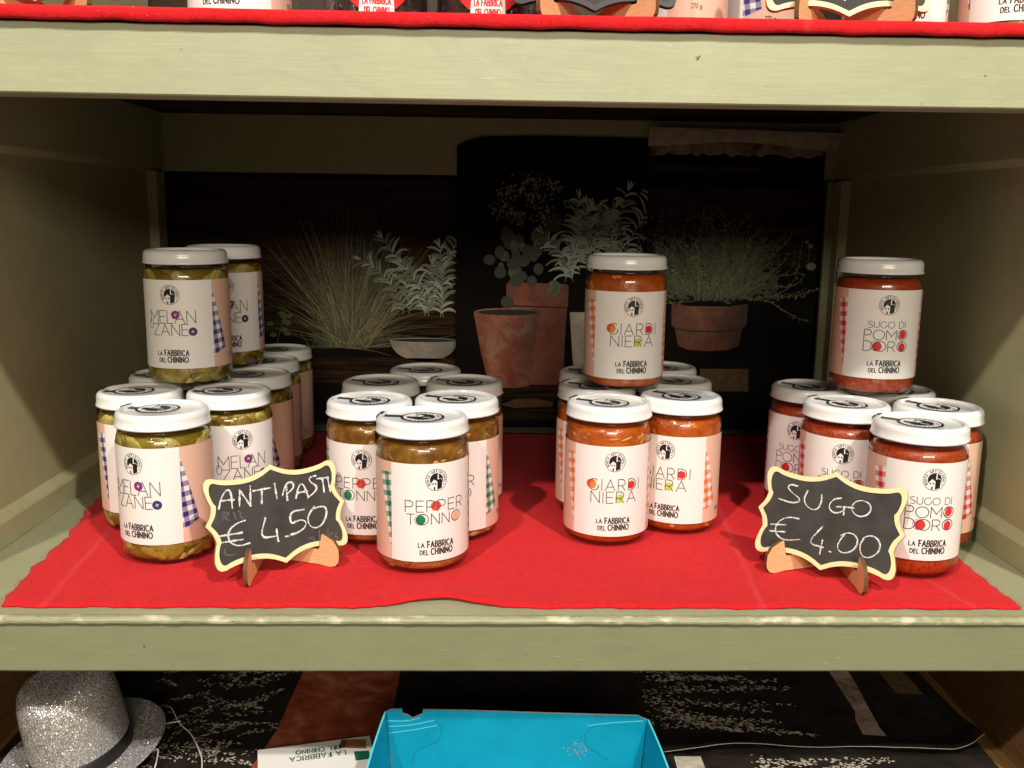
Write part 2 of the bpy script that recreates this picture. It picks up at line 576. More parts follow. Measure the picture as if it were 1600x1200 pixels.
# ------------------------------------------------------------------ the jar
H = 0.1169
RB = 0.0356
GLASS = [(0.0, .0022), (.022, .0016), (.0275, .0006), (.0305, .0006), (.0333, .0022), (.0348, .0052), (.0354, .0085), (.0356, .0120), (.0356, .0935), (.0351, .0972),
         (.0338, .0999), (.0322, .1012), (.0313, .1022), (.0312, .1032), (.0318, .1038), (.0318, .1046), (.0312, .1052), (.0312, .112)]
FILL = [(0.0, .0036), (.026, .0034), (.0305, .0038), (.0330, .0056), (.0342, .0090), (.0346, .0130), (.0346, .0928), (.0340, .0965), (.0325, .0990), (.0302, .1002), (0.0, .1004)]
LID = [(.0330, .1060), (.0347, .1050), (.0356, .1051), (.0359, .1059), (.0356, .1068), (.0351, .1073), (.0350, .1124), (.0348, .1138), (.0340, .1153), (.0327, .1164), (.0312, .1169), (.0302, .1168),
       (.0296, .1160), (.0293, .1149), (.0286, .1144), (0.0, .1145)]
def lathe_mesh(name, prof, mat, seg=72):
    v, f = lathe(prof, seg)
    return mesh_from(name, v, f, [mat], None, True)
ME = {}
ME['glass'] = lathe_mesh('glass', GLASS, 'jar_glass')
ME['lid'] = lathe_mesh('lid', LID, 'lid_enamel')
for k, m in (('M', 'oil_olive'), ('P', 'pepper_tuna'), ('G', 'giardiniera_sauce'), ('S', 'tomato_sauce'), ('K', 'dark_candy')):
    ME['fill' + k] = lathe_mesh('contents', FILL, m, 48)

def chunks(name, mat, n, sizes, bands, seed):
    rnd = random.Random(seed)
    vs, fs, tn = [], [], []
    bm = bmesh.new()
    bmesh.ops.create_icosphere(bm, subdivisions=2, radius=1.0)
    base = [v.co.copy() for v in bm.verts]
    bf = [tuple(v.index for v in f.verts) for f in bm.faces]
    bm.free()
    for _ in range(n):
        z0, z1 = rnd.choice(bands)
        a = rnd.uniform(0, 2 * math.pi); z = rnd.uniform(z0, z1)
        st, sv, sr = rnd.uniform(*sizes[0]), rnd.uniform(*sizes[1]), rnd.uniform(.0016, .0028)
        rm = .0347 if z > .010 else .0347 - (.010 - z) * .30
        if z > .093: rm = .0347 - (z - .093) * .45
        rr = rm - sr * 0.62
        roll = rnd.uniform(-0.9, 0.9); tone = rnd.random()
        ph = [rnd.uniform(0, 6.28) for _ in range(4)]
        b0 = len(vs)
        for c in base:
            k = 1 + .22 * math.sin(2.3 * c.x + ph[0]) + .18 * math.sin(3.1 * c.z + ph[1]) + .12 * math.sin(4 * c.y + ph[2])
            t, w, v = c.x * st * k, c.y * sr * k, c.z * sv * k
            t, v = t * math.cos(roll) - v * math.sin(roll), t * math.sin(roll) + v * math.cos(roll)
            r = min(rr + w, rm + .0004)
            an = a + t / .0341
            vs.append((r * math.cos(an), r * math.sin(an), max(.0042, min(.1005, z + v)))); tn.append(tone)
        fs += [tuple(i + b0 for i in f) for f in bf]
    return mesh_from(name, vs, fs, [mat], None, True, None, tn)
BANDS = [(.007, .019), (.084, .099)]
ME['pieM'] = chunks('aubergine_pieces', 'aubergine', 72, ((.0065, .0125), (.0035, .0075)), BANDS, 1)
ME['pieG'] = chunks('vegetable_pieces', 'mixed_vegetable', 30, ((.0025, .006), (.0015, .0035)), BANDS, 2)
ME['pieP'] = chunks('tuna_pieces', 'tuna_flake', 42, ((.0022, .006), (.0015, .003)), [(.006, .018), (.0845, .092)], 3)

def cyl(u, v, off):
    a = u / RB
    r = RB + 0.00015 + off
    return (r * math.sin(a), -r * math.cos(a), v)
UB = 57 * math.pi / 180 * RB
LH = 0.0755

def patch(name, u0, u1, v0, v1, off, mat, n=48, ragged=0.0):
    vs, fs = [], []
    for k in range(n + 1):
        u = u0 + (u1 - u0) * k / n
        vs += [cyl(u, v0, off), cyl(u, v1, off)]
    for k in range(n):
        fs.append((2 * k, 2 * k + 2, 2 * k + 3, 2 * k + 1))
    return mesh_from(name, vs, fs, [mat], None, True)

def draw_logo(p, cx, cy, s, k, w, step=None, base=0.0):
    """k: dark slot, w: pale slot"""
    p.ring(cx, cy, s * .955, s, k, base + .00003)
    word, n = 'BONTÀ ARTIGIANALI', 17
    for i, ch in enumerate(word):
        ang = R_(212 - (212 + 32) * i / (n - 1))
        ca, sa = math.cos(ang), math.sin(ang)
        for q in GL[ch][1]:
            pts = []
            for a, b in q:
                x, y = (a - GL[ch][0] / 2) * .17 * s, (b - .5) * .19 * s
                rr = .79 * s + y
                pts.append((cx + rr * ca + x * sa, cy + rr * sa - x * ca))
            p.stroke(pts, .050 * s, k, base + .00004)
    p.disc(cx, cy + .02 * s, .60 * s, None, k, base + .00003, 32)
    def P(l): return [(cx + a * s, cy + b * s) for a, b in l]
    p.poly(P([(-.46, -.80), (-.46, -.20), (-.22, .06), (.06, -.14), (.06, -.86), (-.2, -.95)]), w, base + .00009)
    p.poly(P([(.06, -.90), (.06, -.14), (-.14, .06), (.36, .10), (.52, -.06), (.50, -.74)]), k, base + .00008)
    p.poly(P([(.10, .02), (.10, .50), (.20, .50), (.20, .06)]), w, base + .00009)
    p.stroke([(cx + a * s, cy + b * s) for a, b in [(.15, .50), (.20, .60), (.30, .56)]], .05 * s, w, base + .00009)
    p.stroke([(cx + a * s, cy + b * s) for a, b in [(.14, .06), (.38, .12), (.52, -.02)]], .035 * s, w, base + .00010)
    for x in (-.34, -.10):
        p.poly(P([(x - .05, -.42), (x + .06, -.42), (x + .06, -.26), (x - .05, -.26)]), k, base + .00014)
    p.poly(P([(-.26, -.90), (-.13, -.92), (-.13, -.62), (-.26, -.62)]), k, base + .00014)

def make_label(kind, z0):
    """dictionary of meshes for one kind of label whose lower edge is at z0"""
    d = {}
    d['label'] = patch('label', -R_(150) * RB, R_(150) * RB, z0, z0 + LH, 0.0, 'label_pink', 84)
    d['front_panel'] = patch('front_panel', -UB, UB, z0 + .00005, z0 + LH - .00005, .00006, 'label_white', 40)
    gm = {'M': 'gingham_purple', 'P': 'gingham_green', 'G': 'gingham_orange', 'S': 'gingham_red'}[kind]
    def ging(quad):
        vs, fs, uv = [], [], []
        n = 24
        for k in range(n + 1):
            t = k / n
            for j in range(7):
                s = j / 6
                a = [quad[0][i] * (1 - t) + quad[3][i] * t for i in (0, 1)]
                b = [quad[1][i] * (1 - t) + quad[2][i] * t for i in (0, 1)]
                u, v = a[0] + (b[0] - a[0]) * s, a[1] + (b[1] - a[1]) * s
                vs.append(cyl(u, v, .00011)); uv.append((u * .98 + v * .12, v * .99 - u * .12))
        for k in range(n):
            for j in range(6):
                i = k * 7 + j
                fs.append((i, i + 1, i + 8, i + 7))
        return mesh_from('gingham_strip', vs, fs, [gm], None, True, uv)
    d['gl'] = ging([(-UB - .0015, z0 + .012), (-UB, z0 + .0105), (-UB, z0 + .0675), (-UB - .0115, z0 + .0670)])
    d['gr'] = ging([(UB, z0 + .0105), (UB + .0140, z0 + .0165), (UB + .0012, z0 + .0650), (UB, z0 + .0665)])
    p = Print(cyl, .0016)
    draw_logo(p, 0.0, z0 + .063, .0084, 0, 1, base=.00008)
    d['logo'] = p.mesh('logo', ['ink_black', 'label_white'])
    p = Print(cyl, .0016)
    W = .00062
    def put(s, width, v, h, u=0.0, w=W, gap=.2):
        for st in text_strokes(s, u - width / 2, z0 + v, width, h, gap):
            p.stroke(st, w, 0, .00019, step=.0012)
    if kind == 'P':
        put('PEPPER', .047, .0389, .0086, 0, W, .24); put('TONNO', .043, .0290, .0082, -.0008, W, .24)
    elif kind == 'M':
        put('MELAN', .041, .0389, .0108, 0, W, .16); put('ZANE', .0315, .0285, .0096, -.0015, W, .18)
        p.stroke(arc(-.0200, z0 + .0380, .0021, .0039, 90, 450, 20), W * .8, 0, .00019)
    elif kind == 'G':
        put('GIARDI', .043, .0389, .0094, .0005, W, .26); put('NIERA', .038, .0285, .0094, 0, W, .22)
    else:
        put('SUGO DI', .031, .0437, .0054, 0, W * .8, .2); put('POMO', .0365, .0335, .0084, 0, W, .16); put('DORO', .0365, .0238, .0084, 0, W, .16)
    d['product_name'] = p.mesh('product_name', ['ink_thin'])
    p = Print(cyl, .0016)
    def maker(s, w1, x0, v, h, w):
        for st in text_strokes(s, x0, z0 + v, w1, h, .34):
            p.stroke(st, w, 0, .0002, step=.0012)
    maker('LA', .0044, -.0138, .0113, .0033, .00065); maker('FABBRICA', .0205, -.0068, .0113, .0046, .00088)
    maker('DEL', .0060, -.0125, .0055, .0033, .00065); maker('CHININO', .0172, -.0042, .0055, .0046, .00088)
    d['maker_name'] = p.mesh('maker_name', ['ink_black'])
    p = Print(cyl, .0016)
    for st in text_strokes('270 g', UB + .0165, z0 + .008, .008, .003):
        p.stroke(st, .00035, 0, .0002, step=.0012)
    d['net_weight'] = p.mesh('net_weight', ['ink_black'])
    p = Print(cyl, .0016)
    if kind == 'P':
        ms = ['dot_red', 'dot_green', 'dot_peach', 'ink_thin']
        p.disc(-.0005, z0 + .0432, .0039, None, 0, .00014, 24, .03); p.disc(-.0120, z0 + .0326, .0037, None, 1, .00014, 24, .03); p.disc(.0162, z0 + .0330, .0031, .0036, 2, .00014, 24)
        p.ring(-.0005, z0 + .0432, .0014, .0017, 3, .00017, 20, 0, 4); p.ring(-.0122, z0 + .0328, .0040, .0043, 3, .00017, 30, 1.0, 5.2)
    elif kind == 'M':
        ms = ['dot_magenta', 'dot_navy', 'label_white']
        p.disc(.0042, z0 + .0462, .0036, None, 0, .00023, 24, .02); p.disc(.0178, z0 + .0318, .0036, None, 1, .00023, 24, .02)
        for cx, cy in ((.0042, .0462), (.0178, .0318)):
            for a in (.4, 1.97):
                p.stroke([(cx - .0013 * math.cos(a), z0 + cy - .0013 * math.sin(a)), (cx + .0013 * math.cos(a), z0 + cy + .0013 * math.sin(a))], .0004, 2, .00028)
    elif kind == 'G':
        ms = ['dot_orange', 'dot_tomato', 'dot_lime', 'dot_red']
        p.disc(-.0190, z0 + .0440, .0041, .0038, 3, .00013, 24, .04); p.disc(-.0182, z0 + .0432, .0031, None, 0, .00015, 24); p.disc(.0146, z0 + .0432, .0034, None, 1, .00014, 24, .04); p.disc(.0046, z0 + .0322, .0038, None, 2, .00014, 24, .05)
    else:
        ms = ['dot_tomato', 'ink_thin']
        for cx, cy, r in ((.0137, .0380, .0035), (-.0074, .0278, .0041), (.0136, .0274, .0035)):
            p.disc(cx, z0 + cy, r * .92, r, 0, .00014, 24, .03)
            p.ring(cx - .0006, z0 + cy + .0004, r * 1.02, r * 1.02 + .0003, 1, .00017, 30, 1.2, 4.6)
    d['fruit_dots'] = p.mesh('fruit_dots', ms)
    return d
LABELS = {'P': make_label('P', .0112), 'M': make_label('M', .0168), 'G': make_label('G', .0108), 'S': make_label('S', .0168)}

# paper seal on the lid: round badge with a tail that runs over the rim
def make_seal(ox, oy, tail):
    p = Print(lambda u, v, o: (u, v, .1146 + o), None)
    p.disc(ox, oy, .0168, None, 0, .00012, 40)
    path = [(.0130, .11480), (.0280, .11475), (.0295, .1152), (.0304, .1170), (.0316, .11715), (.0332, .1169), (.0344, .1161), (.0351, .1147), (.0353, .1128), (.0354, .1068), (.0360, .1050), (.0361, .1000), (.0360, .0940)]
    vs, fs = [], []
    if tail:
        for i, (r, z) in enumerate(path):
            hw = .0030 + .0016 * min(1, i / 3)
            vs += [(-r, -hw, z), (-r, hw, z)]
        fs = [(2 * i, 2 * i + 2, 2 * i + 3, 2 * i + 1) for i in range(len(path) - 1)]
    b = len(p.v)
    black = mesh_from('seal', p.v + vs, p.f + [tuple(i + b for i in f) for f in fs], ['seal_black'])
    p = Print(lambda u, v, o: (u, v, .1146 + o), None)
    # badge turned a quarter so that its head points at the tail
    q = Print(lambda u, v, o: (ox + v, oy - u, .1146 + o), None)
    q.ring(0, 0, .0098, .0146, 0, .00022)
    word = 'BONTÀ ARTIGIANALI'
    for i, ch in enumerate(word):
        ang = R_(212 - 244 * i / 16)
        ca, sa = math.cos(ang), math.sin(ang)
        for g in GL[ch][1]:
            pts = []
            for a, b_ in g:
                x, y = (a - GL[ch][0] / 2) * .0026, (b_ - .5) * .0027
                rr = .0122 + y
                pts.append((rr * ca + x * sa, rr * sa - x * ca))
            q.stroke(pts, .0006, 1, .00028)
    s = .0140
    q.poly([(a * s, b_ * s) for a, b_ in [(-.46, -.80), (-.46, -.20), (-.22, .06), (.06, -.14), (.06, -.86), (-.2, -.95)]], 0, .00030)
    q.poly([(a * s, b_ * s) for a, b_ in [(.06, -.86), (.06, -.14), (.36, .02), (.50, -.08), (.50, -.74)]], 1, .00032)
    q.poly([(a * s, b_ * s) for a, b_ in [(.10, .02), (.10, .50), (.20, .50), (.20, .06)]], 0, .00034)
    for x in (-.34, -.10):
        q.poly([(a * s, b_ * s) for a, b_ in [(x - .05, -.42), (x + .06, -.42), (x + .06, -.26), (x - .05, -.26)]], 1, .00036)
    white = q.mesh('seal_print', ['seal_white', 'seal_black'])
    return black, white
SEALS = {'tail': make_seal(0, 0, True), 'off': make_seal(-.007, .004, True)}

CAMX, CAMY = -0.00468, -0.57646
def jar(kind, x, y, level, logo_deg, label, group, tail_deg=8.0, seal='tail', zbase=None, cat='jar'):
    z = zbase if zbase is not None else level * (H + .0002)
    tv = math.atan2(CAMX - x, y - CAMY)
    root = empty('preserve_jar', (x, y, z))
    tag(root, label, cat, group)
    rz = tv + R_(logo_deg)
    g = link('glass', ME['glass'], root, None, (0, 0, rz))
    c = link('contents', ME['fill' + kind], root, None, (0, 0, rz * 3 + x * 40))
    if 'pie' + kind in ME:
        pc = link(ME['pie' + kind].name, ME['pie' + kind], c, None, (0, 0, y * 50))
        pc['kind'] = 'stuff'
    lid = link('lid', ME['lid'], root, None, (0, 0, tv - R_(tail_deg)))
    s = link('seal', SEALS[seal][0], lid)
    s2 = link('seal_print', SEALS[seal][1], lid)
    d = LABELS[kind]
    vr = random.Random(int(x * 1e4) + int(y * 1e4))
    lb = link('label', d['label'], root, (0, 0, vr.uniform(-.0008, .0008)), (0, 0, rz))
    for k, nm in (('front_panel', 'front_panel'), ('gl', 'gingham_strip'), ('gr', 'gingham_strip'), ('logo', 'logo'), ('product_name', 'product_name'), ('maker_name', 'maker_name'), ('net_weight', 'net_weight'), ('fruit_dots', 'fruit_dots')):
        link(nm, d[k], lb)
    return root

# ------------------------------------------------------------------ the cabinet
XL, XR = -0.391, 0.414
YB = 0.575
cab = empty('shelving_cabinet', (0, 0, -0.30))
tag(cab, 'sage green painted wooden shelving cabinet with panelled sides', 'cabinet')
def cpart(name, me, parent=cab):
    o = link(name, me, parent)
    o.matrix_parent_inverse = Matrix.Translation((0, 0, 0.30)) if parent is cab else Matrix()
    return o
# middle shelf
cpart('shelf_board', box_mesh('shelf_board', -.60, .62, .0225, .60, -.020, -.0016, 'shelf_top_paint', .0008))
def strip_profile(name, prof, x0, x1, mat, nx=60, wob=0.0, sag=0.0):
    """profile in (y, z) swept along x with small unevenness"""
    rnd = random.Random(5)
    vs, fs = [], []
    n = len(prof)
    for k in range(nx + 1):
        x = x0 + (x1 - x0) * k / nx
        w = [rnd.uniform(-wob, wob) for _ in range(2)]
        sg = -sag * (1 - ((x - .0) / .42) ** 2)
        for (y, z) in prof:
            vs.append((x, y + w[0], z + w[1] * .5 + sg))
    for k in range(nx):
        for i in range(n):
            j = (i + 1) % n
            fs.append((k * n + i, k * n + j, (k + 1) * n + j, (k + 1) * n + i))
    fs.append(tuple(range(n))); fs.append(tuple(nx * n + i for i in reversed(range(n))))
    return mesh_from(name, vs, fs, [mat], None, False)
nose = [(.0225, -.0056), (.0165, -.0056), (.0155, -.0046), (.0153, -.0030), (.0160, -.0016), (.0172, -.0007), (.0190, -.0004), (.0225, -.0012)]
cpart('nosing_strip', strip_profile('nosing_strip', nose, -.60, .62, 'worn_nosing_paint', 220, .00028))
fas = [(.0225, -.0062), (.0190, -.0062), (.0180, -.0070), (.0178, -.0395), (.0186, -.0407), (.040, -.0407), (.040, -.021), (.0225, -.021)]
cpart('fascia', strip_profile('fascia', fas, -.60, .62, 'sage_paint_shaded', 90, .00012))
# upper shelf
cpart('shelf_board', box_mesh('shelf_board', -.60, .62, .0200, .60, .3796, .3862, 'dark_wood', .0008))
fu = [(.0440, .3795), (.0205, .3795), (.0196, .3788), (.0196, .3386), (.0206, .3377), (.0440, .3377)]
cpart('fascia', strip_profile('fascia', fu, -.60, .62, 'sage_paint', 90, .00010, .0008))
# lower shelf floor and plinth
cpart('shelf_board', box_mesh('shelf_board', -.60, .62, .02, .60, -.172, -.1555, 'brown_wood', .001))
# sides: frame rails standing proud of a recessed panel
def side(sgn, xf):
    out = xf + sgn * .060
    xp = xf + sgn * .0085
    w = cpart('side_panel', box_mesh('side_panel', min(xp, out), max(xp, out), .0445, .575, -.0010, .3790, 'sage_paint_side', 0))
    def rail(name, pts_xz, y0, y1):
        vs = [(a, y0, b) for a, b in pts_xz] + [(a, y1, b) for a, b in pts_xz]
        n = len(pts_xz)
        fs = [(i, (i + 1) % n, (i + 1) % n + n, i + n) for i in range(n)] + [tuple(range(n)), tuple(range(2 * n - 1, n - 1, -1))]
        me = mesh_from(name, vs, fs, ['sage_paint_side'])
        bm = bmesh.new(); bm.from_mesh(me); bmesh.ops.recalc_face_normals(bm, faces=bm.faces); bm.to_mesh(me); bm.free()
        link(name, me, w)
    e = xp + sgn * .002
    rail('bottom_rail', [(xf, -.0012), (xf, .0185), (xf + sgn * .0012, .0205), (xp, .0255), (e, .0255), (e, -.0012)], .0450, .5740)
    rail('top_rail', [(xf, .3786), (xf, .3165), (xf + sgn * .0012, .3145), (xp, .3105), (e, .3105), (e, .3786)], .0450, .5740)
    vs = [(xf, .5735, .0262), (xf, .545, .0262), (xp, .5385, .0262), (xp, .5735, .0262)]
    vs += [(a, b, .3098) for a, b, c in vs]
    me = mesh_from('back_stile', vs, [(0, 1, 5, 4), (1, 2, 6, 5), (2, 3, 7, 6), (3, 0, 4, 7), (0, 1, 2, 3), (4, 5, 6, 7)], ['sage_paint_side'])
    bm = bmesh.new(); bm.from_mesh(me); bmesh.ops.recalc_face_normals(bm, faces=bm.faces); bm.to_mesh(me); bm.free()
    link('back_stile', me, w)
    # upper and lower compartments
    cpart('side_panel', box_mesh('side_panel', min(xp, out), max(xp, out), .045, .575, .3870, .80, 'sage_paint_side', 0))
side(-1, XL); side(1, XR)
cpart('side_panel', box_mesh('side_panel', -.460, -.3925, .0415, .575, -.1550, -.0215, 'brown_wood', 0))
cpart('side_panel', box_mesh('side_panel', .4160, .490, .0415, .575, -.1550, -.0215, 'brown_wood', 0))
cpart('back_board', box_mesh('back_board', -.60, .62, .5900, .602, -.175, .80, 'dark_wood', 0))
cpart('back_rail', box_mesh('back_rail', XL - .004, XR + .004, .5755, .5835, .3110, .3785, 'sage_paint_side', .0008))
cpart('corner_strip', box_mesh('corner_strip', XR - .009, XR + .0035, .5640, .5725, -.0005, .3100, 'sage_paint_shaded', .002))  # darker paint colour holds the shade of the back corner

# ------------------------------------------------------------------ red felt cloths
def cloth(name, outline_fn, nx, ny, zf, th, label):
    """outline_fn(s,t) -> (x,y) ; zf(x,y) height of the top"""
    rnd = random.Random(11)
    vs, fs = [], []
    for j in range(ny + 1):
        for i in range(nx + 1):
            x, y = outline_fn(i / nx, j / ny)
            vs.append((x, y, zf(x, y)))
    n = len(vs)
    vs += [(x, y, z - th) for x, y, z in vs]
    W = nx + 1
    for j in range(ny):
        for i in range(nx):
            a = j * W + i
            fs.append((a, a + 1, a + W + 1, a + W)); fs.append((n + a, n + a + W, n + a + W + 1, n + a + 1))
    edge = [(i, i + 1) for i in range(nx)] + [(ny * W + i + 1, ny * W + i) for i in range(nx)] + [((j + 1) * W, j * W) for j in range(ny)] + [(j * W + nx, (j + 1) * W + nx) for j in range(ny)]
    for a, b in edge:
        fs.append((b, a, a + n, b + n))
    me = mesh_from(name, vs, fs, ['red_felt'], None, True)
    o = link(name, me)
    tag(o, label, 'cloth')
    return o
def jit(x, k=1.0):
    return k * (.0011 * math.sin(x * 91 + 1) + .0008 * math.sin(x * 233 + 2) + .0005 * math.sin(x * 611))
def hump(x):
    return math.exp(-((x + .035) / .030) ** 2)
def out_mid(s, t):
    xl = -.3385 - .026 * min(1, t * 2.3) + jit(t * 1.3, 1.3) + (.004 if t > .22 else 0) * math.sin(t * 9)
    xr = .3755 + .002 * t + jit(t * 1.7 + 3, 1.0)
    x = xl + (xr - xl) * s
    yf = .0330 + jit(x, .7) + .0135 * hump(x) - .0012 * math.exp(-((x - .0) / .012) ** 2)
    return x, yf + (.548 - yf) * t
def z_mid(x, y):
    lift = .0022 * hump(x) * max(0, 1 - (y - .045) / .03)
    return -.0001 + .0002 * math.sin(x * 60 + y * 35) * .5 + lift + .0004 * math.exp(-((x - .2 - y * .1) / .004) ** 2) * (1 if y < .2 else 0)
mid_cloth = cloth('felt_cloth', out_mid, 130, 60, z_mid, .0012, 'red felt cloth spread under the jars on the middle shelf')
def out_up(s, t):
    x = -.56 + 1.14 * s
    return x, .0140 + (.50 - .014) * max(0.0, (t - .12) / .88) if t > .12 else .0140
vs, fs = [], []
NX, prof = 140, [(.0182, .3800), (.0150, .3797), (.0140, .3812), (.0136, .3835), (.0140, .3858), (.0156, .3876), (.0185, .3884), (.03, .3884), (.50, .3884), (.50, .3868), (.0205, .3868), (.0186, .3858)]
for k in range(NX + 1):
    x = -.56 + 1.14 * k / NX
    sg = -.0008 * (1 - (x / .42) ** 2)
    for (y, z) in prof:
        vs.append((x, y + (jit(x, .25) if y < .02 else 0), z + sg + (jit(x + 5, .25) if z < .383 else 0)))
n = len(prof)
for k in range(NX):
    for i in range(n):
        j = (i + 1) % n
        fs.append((k * n + i, k * n + j, (k + 1) * n + j, (k + 1) * n + i))
tag(link('felt_cloth', mesh_from('felt_cloth', vs, fs, ['red_felt'], None, True)), 'red felt cloth folded over the edge of the upper shelf', 'cloth')
# loose fibres along the cut edges of the cloth
rnd = random.Random(21)
vs, fs = [], []
def fibre(x, y, z, dx, dy, L):
    b = len(vs)
    w = .00009
    px, py = -dy, dx
    for k in range(4):
        t = k / 3
        cx, cy, cz = x + dx * L * t + rnd.uniform(-.0002, .0002), y + dy * L * t + rnd.uniform(-.0002, .0002), z + .0012 * t * rnd.random()
        vs.extend([(cx - px * w, cy - py * w, cz), (cx + px * w, cy + py * w, cz)])
    for k in range(3):
        fs.append((b + 2 * k, b + 2 * k + 2, b + 2 * k + 3, b + 2 * k + 1))
for k in range(900):
    t = rnd.random()
    side_ = rnd.choice((0, 1, 1))
    x, y = out_mid(float(side_), t)
    a = rnd.uniform(-.9, .9)
    fibre(x, y, -.0004, (1 if side_ else -1) * math.cos(a), math.sin(a), rnd.uniform(.0008, .0028))
for k in range(500):
    x, y = out_mid(rnd.random(), 0.0)
    a = rnd.uniform(-.9, .9)
    fibre(x, y, -.0003, math.sin(a), -math.cos(a), rnd.uniform(.0004, .0013))
o = link('frayed_edge', mesh_from('frayed_edge', vs, fs, ['red_felt']), mid_cloth)
o['kind'] = 'stuff'

# ------------------------------------------------------------------ jars on the middle shelf
GM, GP, GG, GS = 'jars of aubergine with purple check labels', 'jars of pepper and tuna with green check labels', 'jars of giardiniera with orange check labels', 'jars of tomato sauce with red check labels'
AUB = 'aubergine jar with purple gingham label, '
jar('M', -.2564, .1399, 0, -41, AUB + 'frontmost of its group beside the ANTIPASTI sign', GM, 35, 'off')
jar('M', -.3001, .2134, 0, 2, AUB + 'nearest the left cabinet side', GM, 20, 'off')
jar('M', -.2261, .2173, 0, 15, AUB + 'directly behind the ANTIPASTI sign', GM, 15, 'off')
jar('M', -.2255, .3000, 0, -42, AUB + 'second in the row running back on the right', GM, 10, 'off')
jar('M', -.2337, .3800, 0, -42, AUB + 'third in the row running back on the right', GM, 10, 'off')
jar('M', -.2362, .4600, 0, -42, AUB + 'farthest back in the right row', GM, 10, 'off')
jar('M', -.3040, .2960, 0, -10, AUB + 'mostly hidden behind the one nearest the left side', GM, 10, 'off')
jar('M', -.2684, .2521, 1, -24, AUB + 'stacked on top at the front', GM, 30, 'off')
jar('M', -.2606, .3420, 1, 0, AUB + 'stacked on top behind another one', GM, 20, 'off')
PEP = 'pepper and tuna jar with green gingham label, '
jar('P', -.0536, .1224, 0, 16.5, PEP + 'frontmost of the group of six', GP, 12)
jar('P', -.1013, .1830, 0, -12, PEP + 'second row, just right of the ANTIPASTI sign', GP, 28)
jar('P', -.0297, .1927, 0, -14, PEP + 'second row, right hand side', GP, 28)
jar('P', -.1015, .2670, 0, -10, PEP + 'third row, left hand side', GP, 25)
jar('P', -.0252, .2699, 0, -22, PEP + 'third row, right hand side', GP, 30)
jar('P', -.0653, .3347, 0, 0, PEP + 'hindmost, only its lid showing', GP, 22)
GIA = 'giardiniera jar with orange gingham label, '
jar('G', .0974, .1822, 0, 10.5, GIA + 'front left of its group', GG, 22)
jar('G', .1634, .2112, 0, -18, GIA + 'front right of its group', GG, 38)
jar('G', .0955, .2560, 0, 4, GIA + 'second on the left, under the stacked jar', GG, 28)
jar('G', .1022, .3315, 0, 4, GIA + 'last on the left with its lid peeping out', GG, 28)
jar('G', .1718, .2850, 0, -20, GIA + 'second on the right with a shaded lid', GG, 30)
jar('G', .1740, .3600, 0, -20, GIA + 'last on the right with a shaded lid', GG, 30)
jar('G', .1179, .2504, 1, 12, GIA + 'standing alone on top of the others', GG, 10)
SUG = 'tomato sauce jar with red gingham label, '
jar('S', .3285, .1147, 0, 22, SUG + 'frontmost, right of the SUGO sign', GS, 15)
jar('S', .2981, .1845, 0, 0, SUG + 'directly behind the SUGO sign', GS, 30)
jar('S', .2934, .2600, 0, -16, SUG + 'at the left rear of its group', GS, 28)
jar('S', .3710, .1745, 0, -13, SUG + 'nearest the right cabinet side', GS, 32)
jar('S', .3655, .2475, 0, -13, SUG + 'mostly hidden at the right rear', GS, 30)
jar('S', .3368, .2325, 1, 16, SUG + 'standing alone on top of the others', GS, 5)

# ------------------------------------------------------------------ chalkboard signs
def bez(p0, p1, p2, n=8):
    return [tuple((1 - t) ** 2 * p0[i] + 2 * t * (1 - t) * p1[i] + t * t * p2[i] for i in (0, 1)) for t in [k / n for k in range(n)]]
def sign_outline(d=0.0):
    """bracket-shaped plaque in mm, inset by d"""
    w, h = 52.5 - d, 34.0 - d
    q = []
    # one quadrant from the top peak to the right cusp, then mirrored
    quad = [(0, h + 3.6)]
    quad += bez((1.0, h + 3.3), (11, h - 3.6), (24, h - 3.8)) [1:]
    quad += bez((24, h - 3.8), (38, h - 3.4), (45 - d * .3, h - .4))
    quad += bez((45 - d * .3, h - .4), (w + .3, h + 1.2), (w, h - 8), 8)
    quad += bez((w, h - 8), (w - 1.2, h - 15), (w - 3.4, 13.5), 6)
    quad += bez((w - 3.4, 13.5), (w - 2.6, 5.5), (w + 1.9, 1.6), 6)
    quad += [(w + 2.6, 0)]
    up = quad
    lo = [(x, -y) for x, y in reversed(quad[:-1])]
    right = up + lo
    left = [(-x, y) for x, y in reversed(right[1:-1])]
    return [(x * .001, (y + 33.0) * .001) for x, y in right + left]
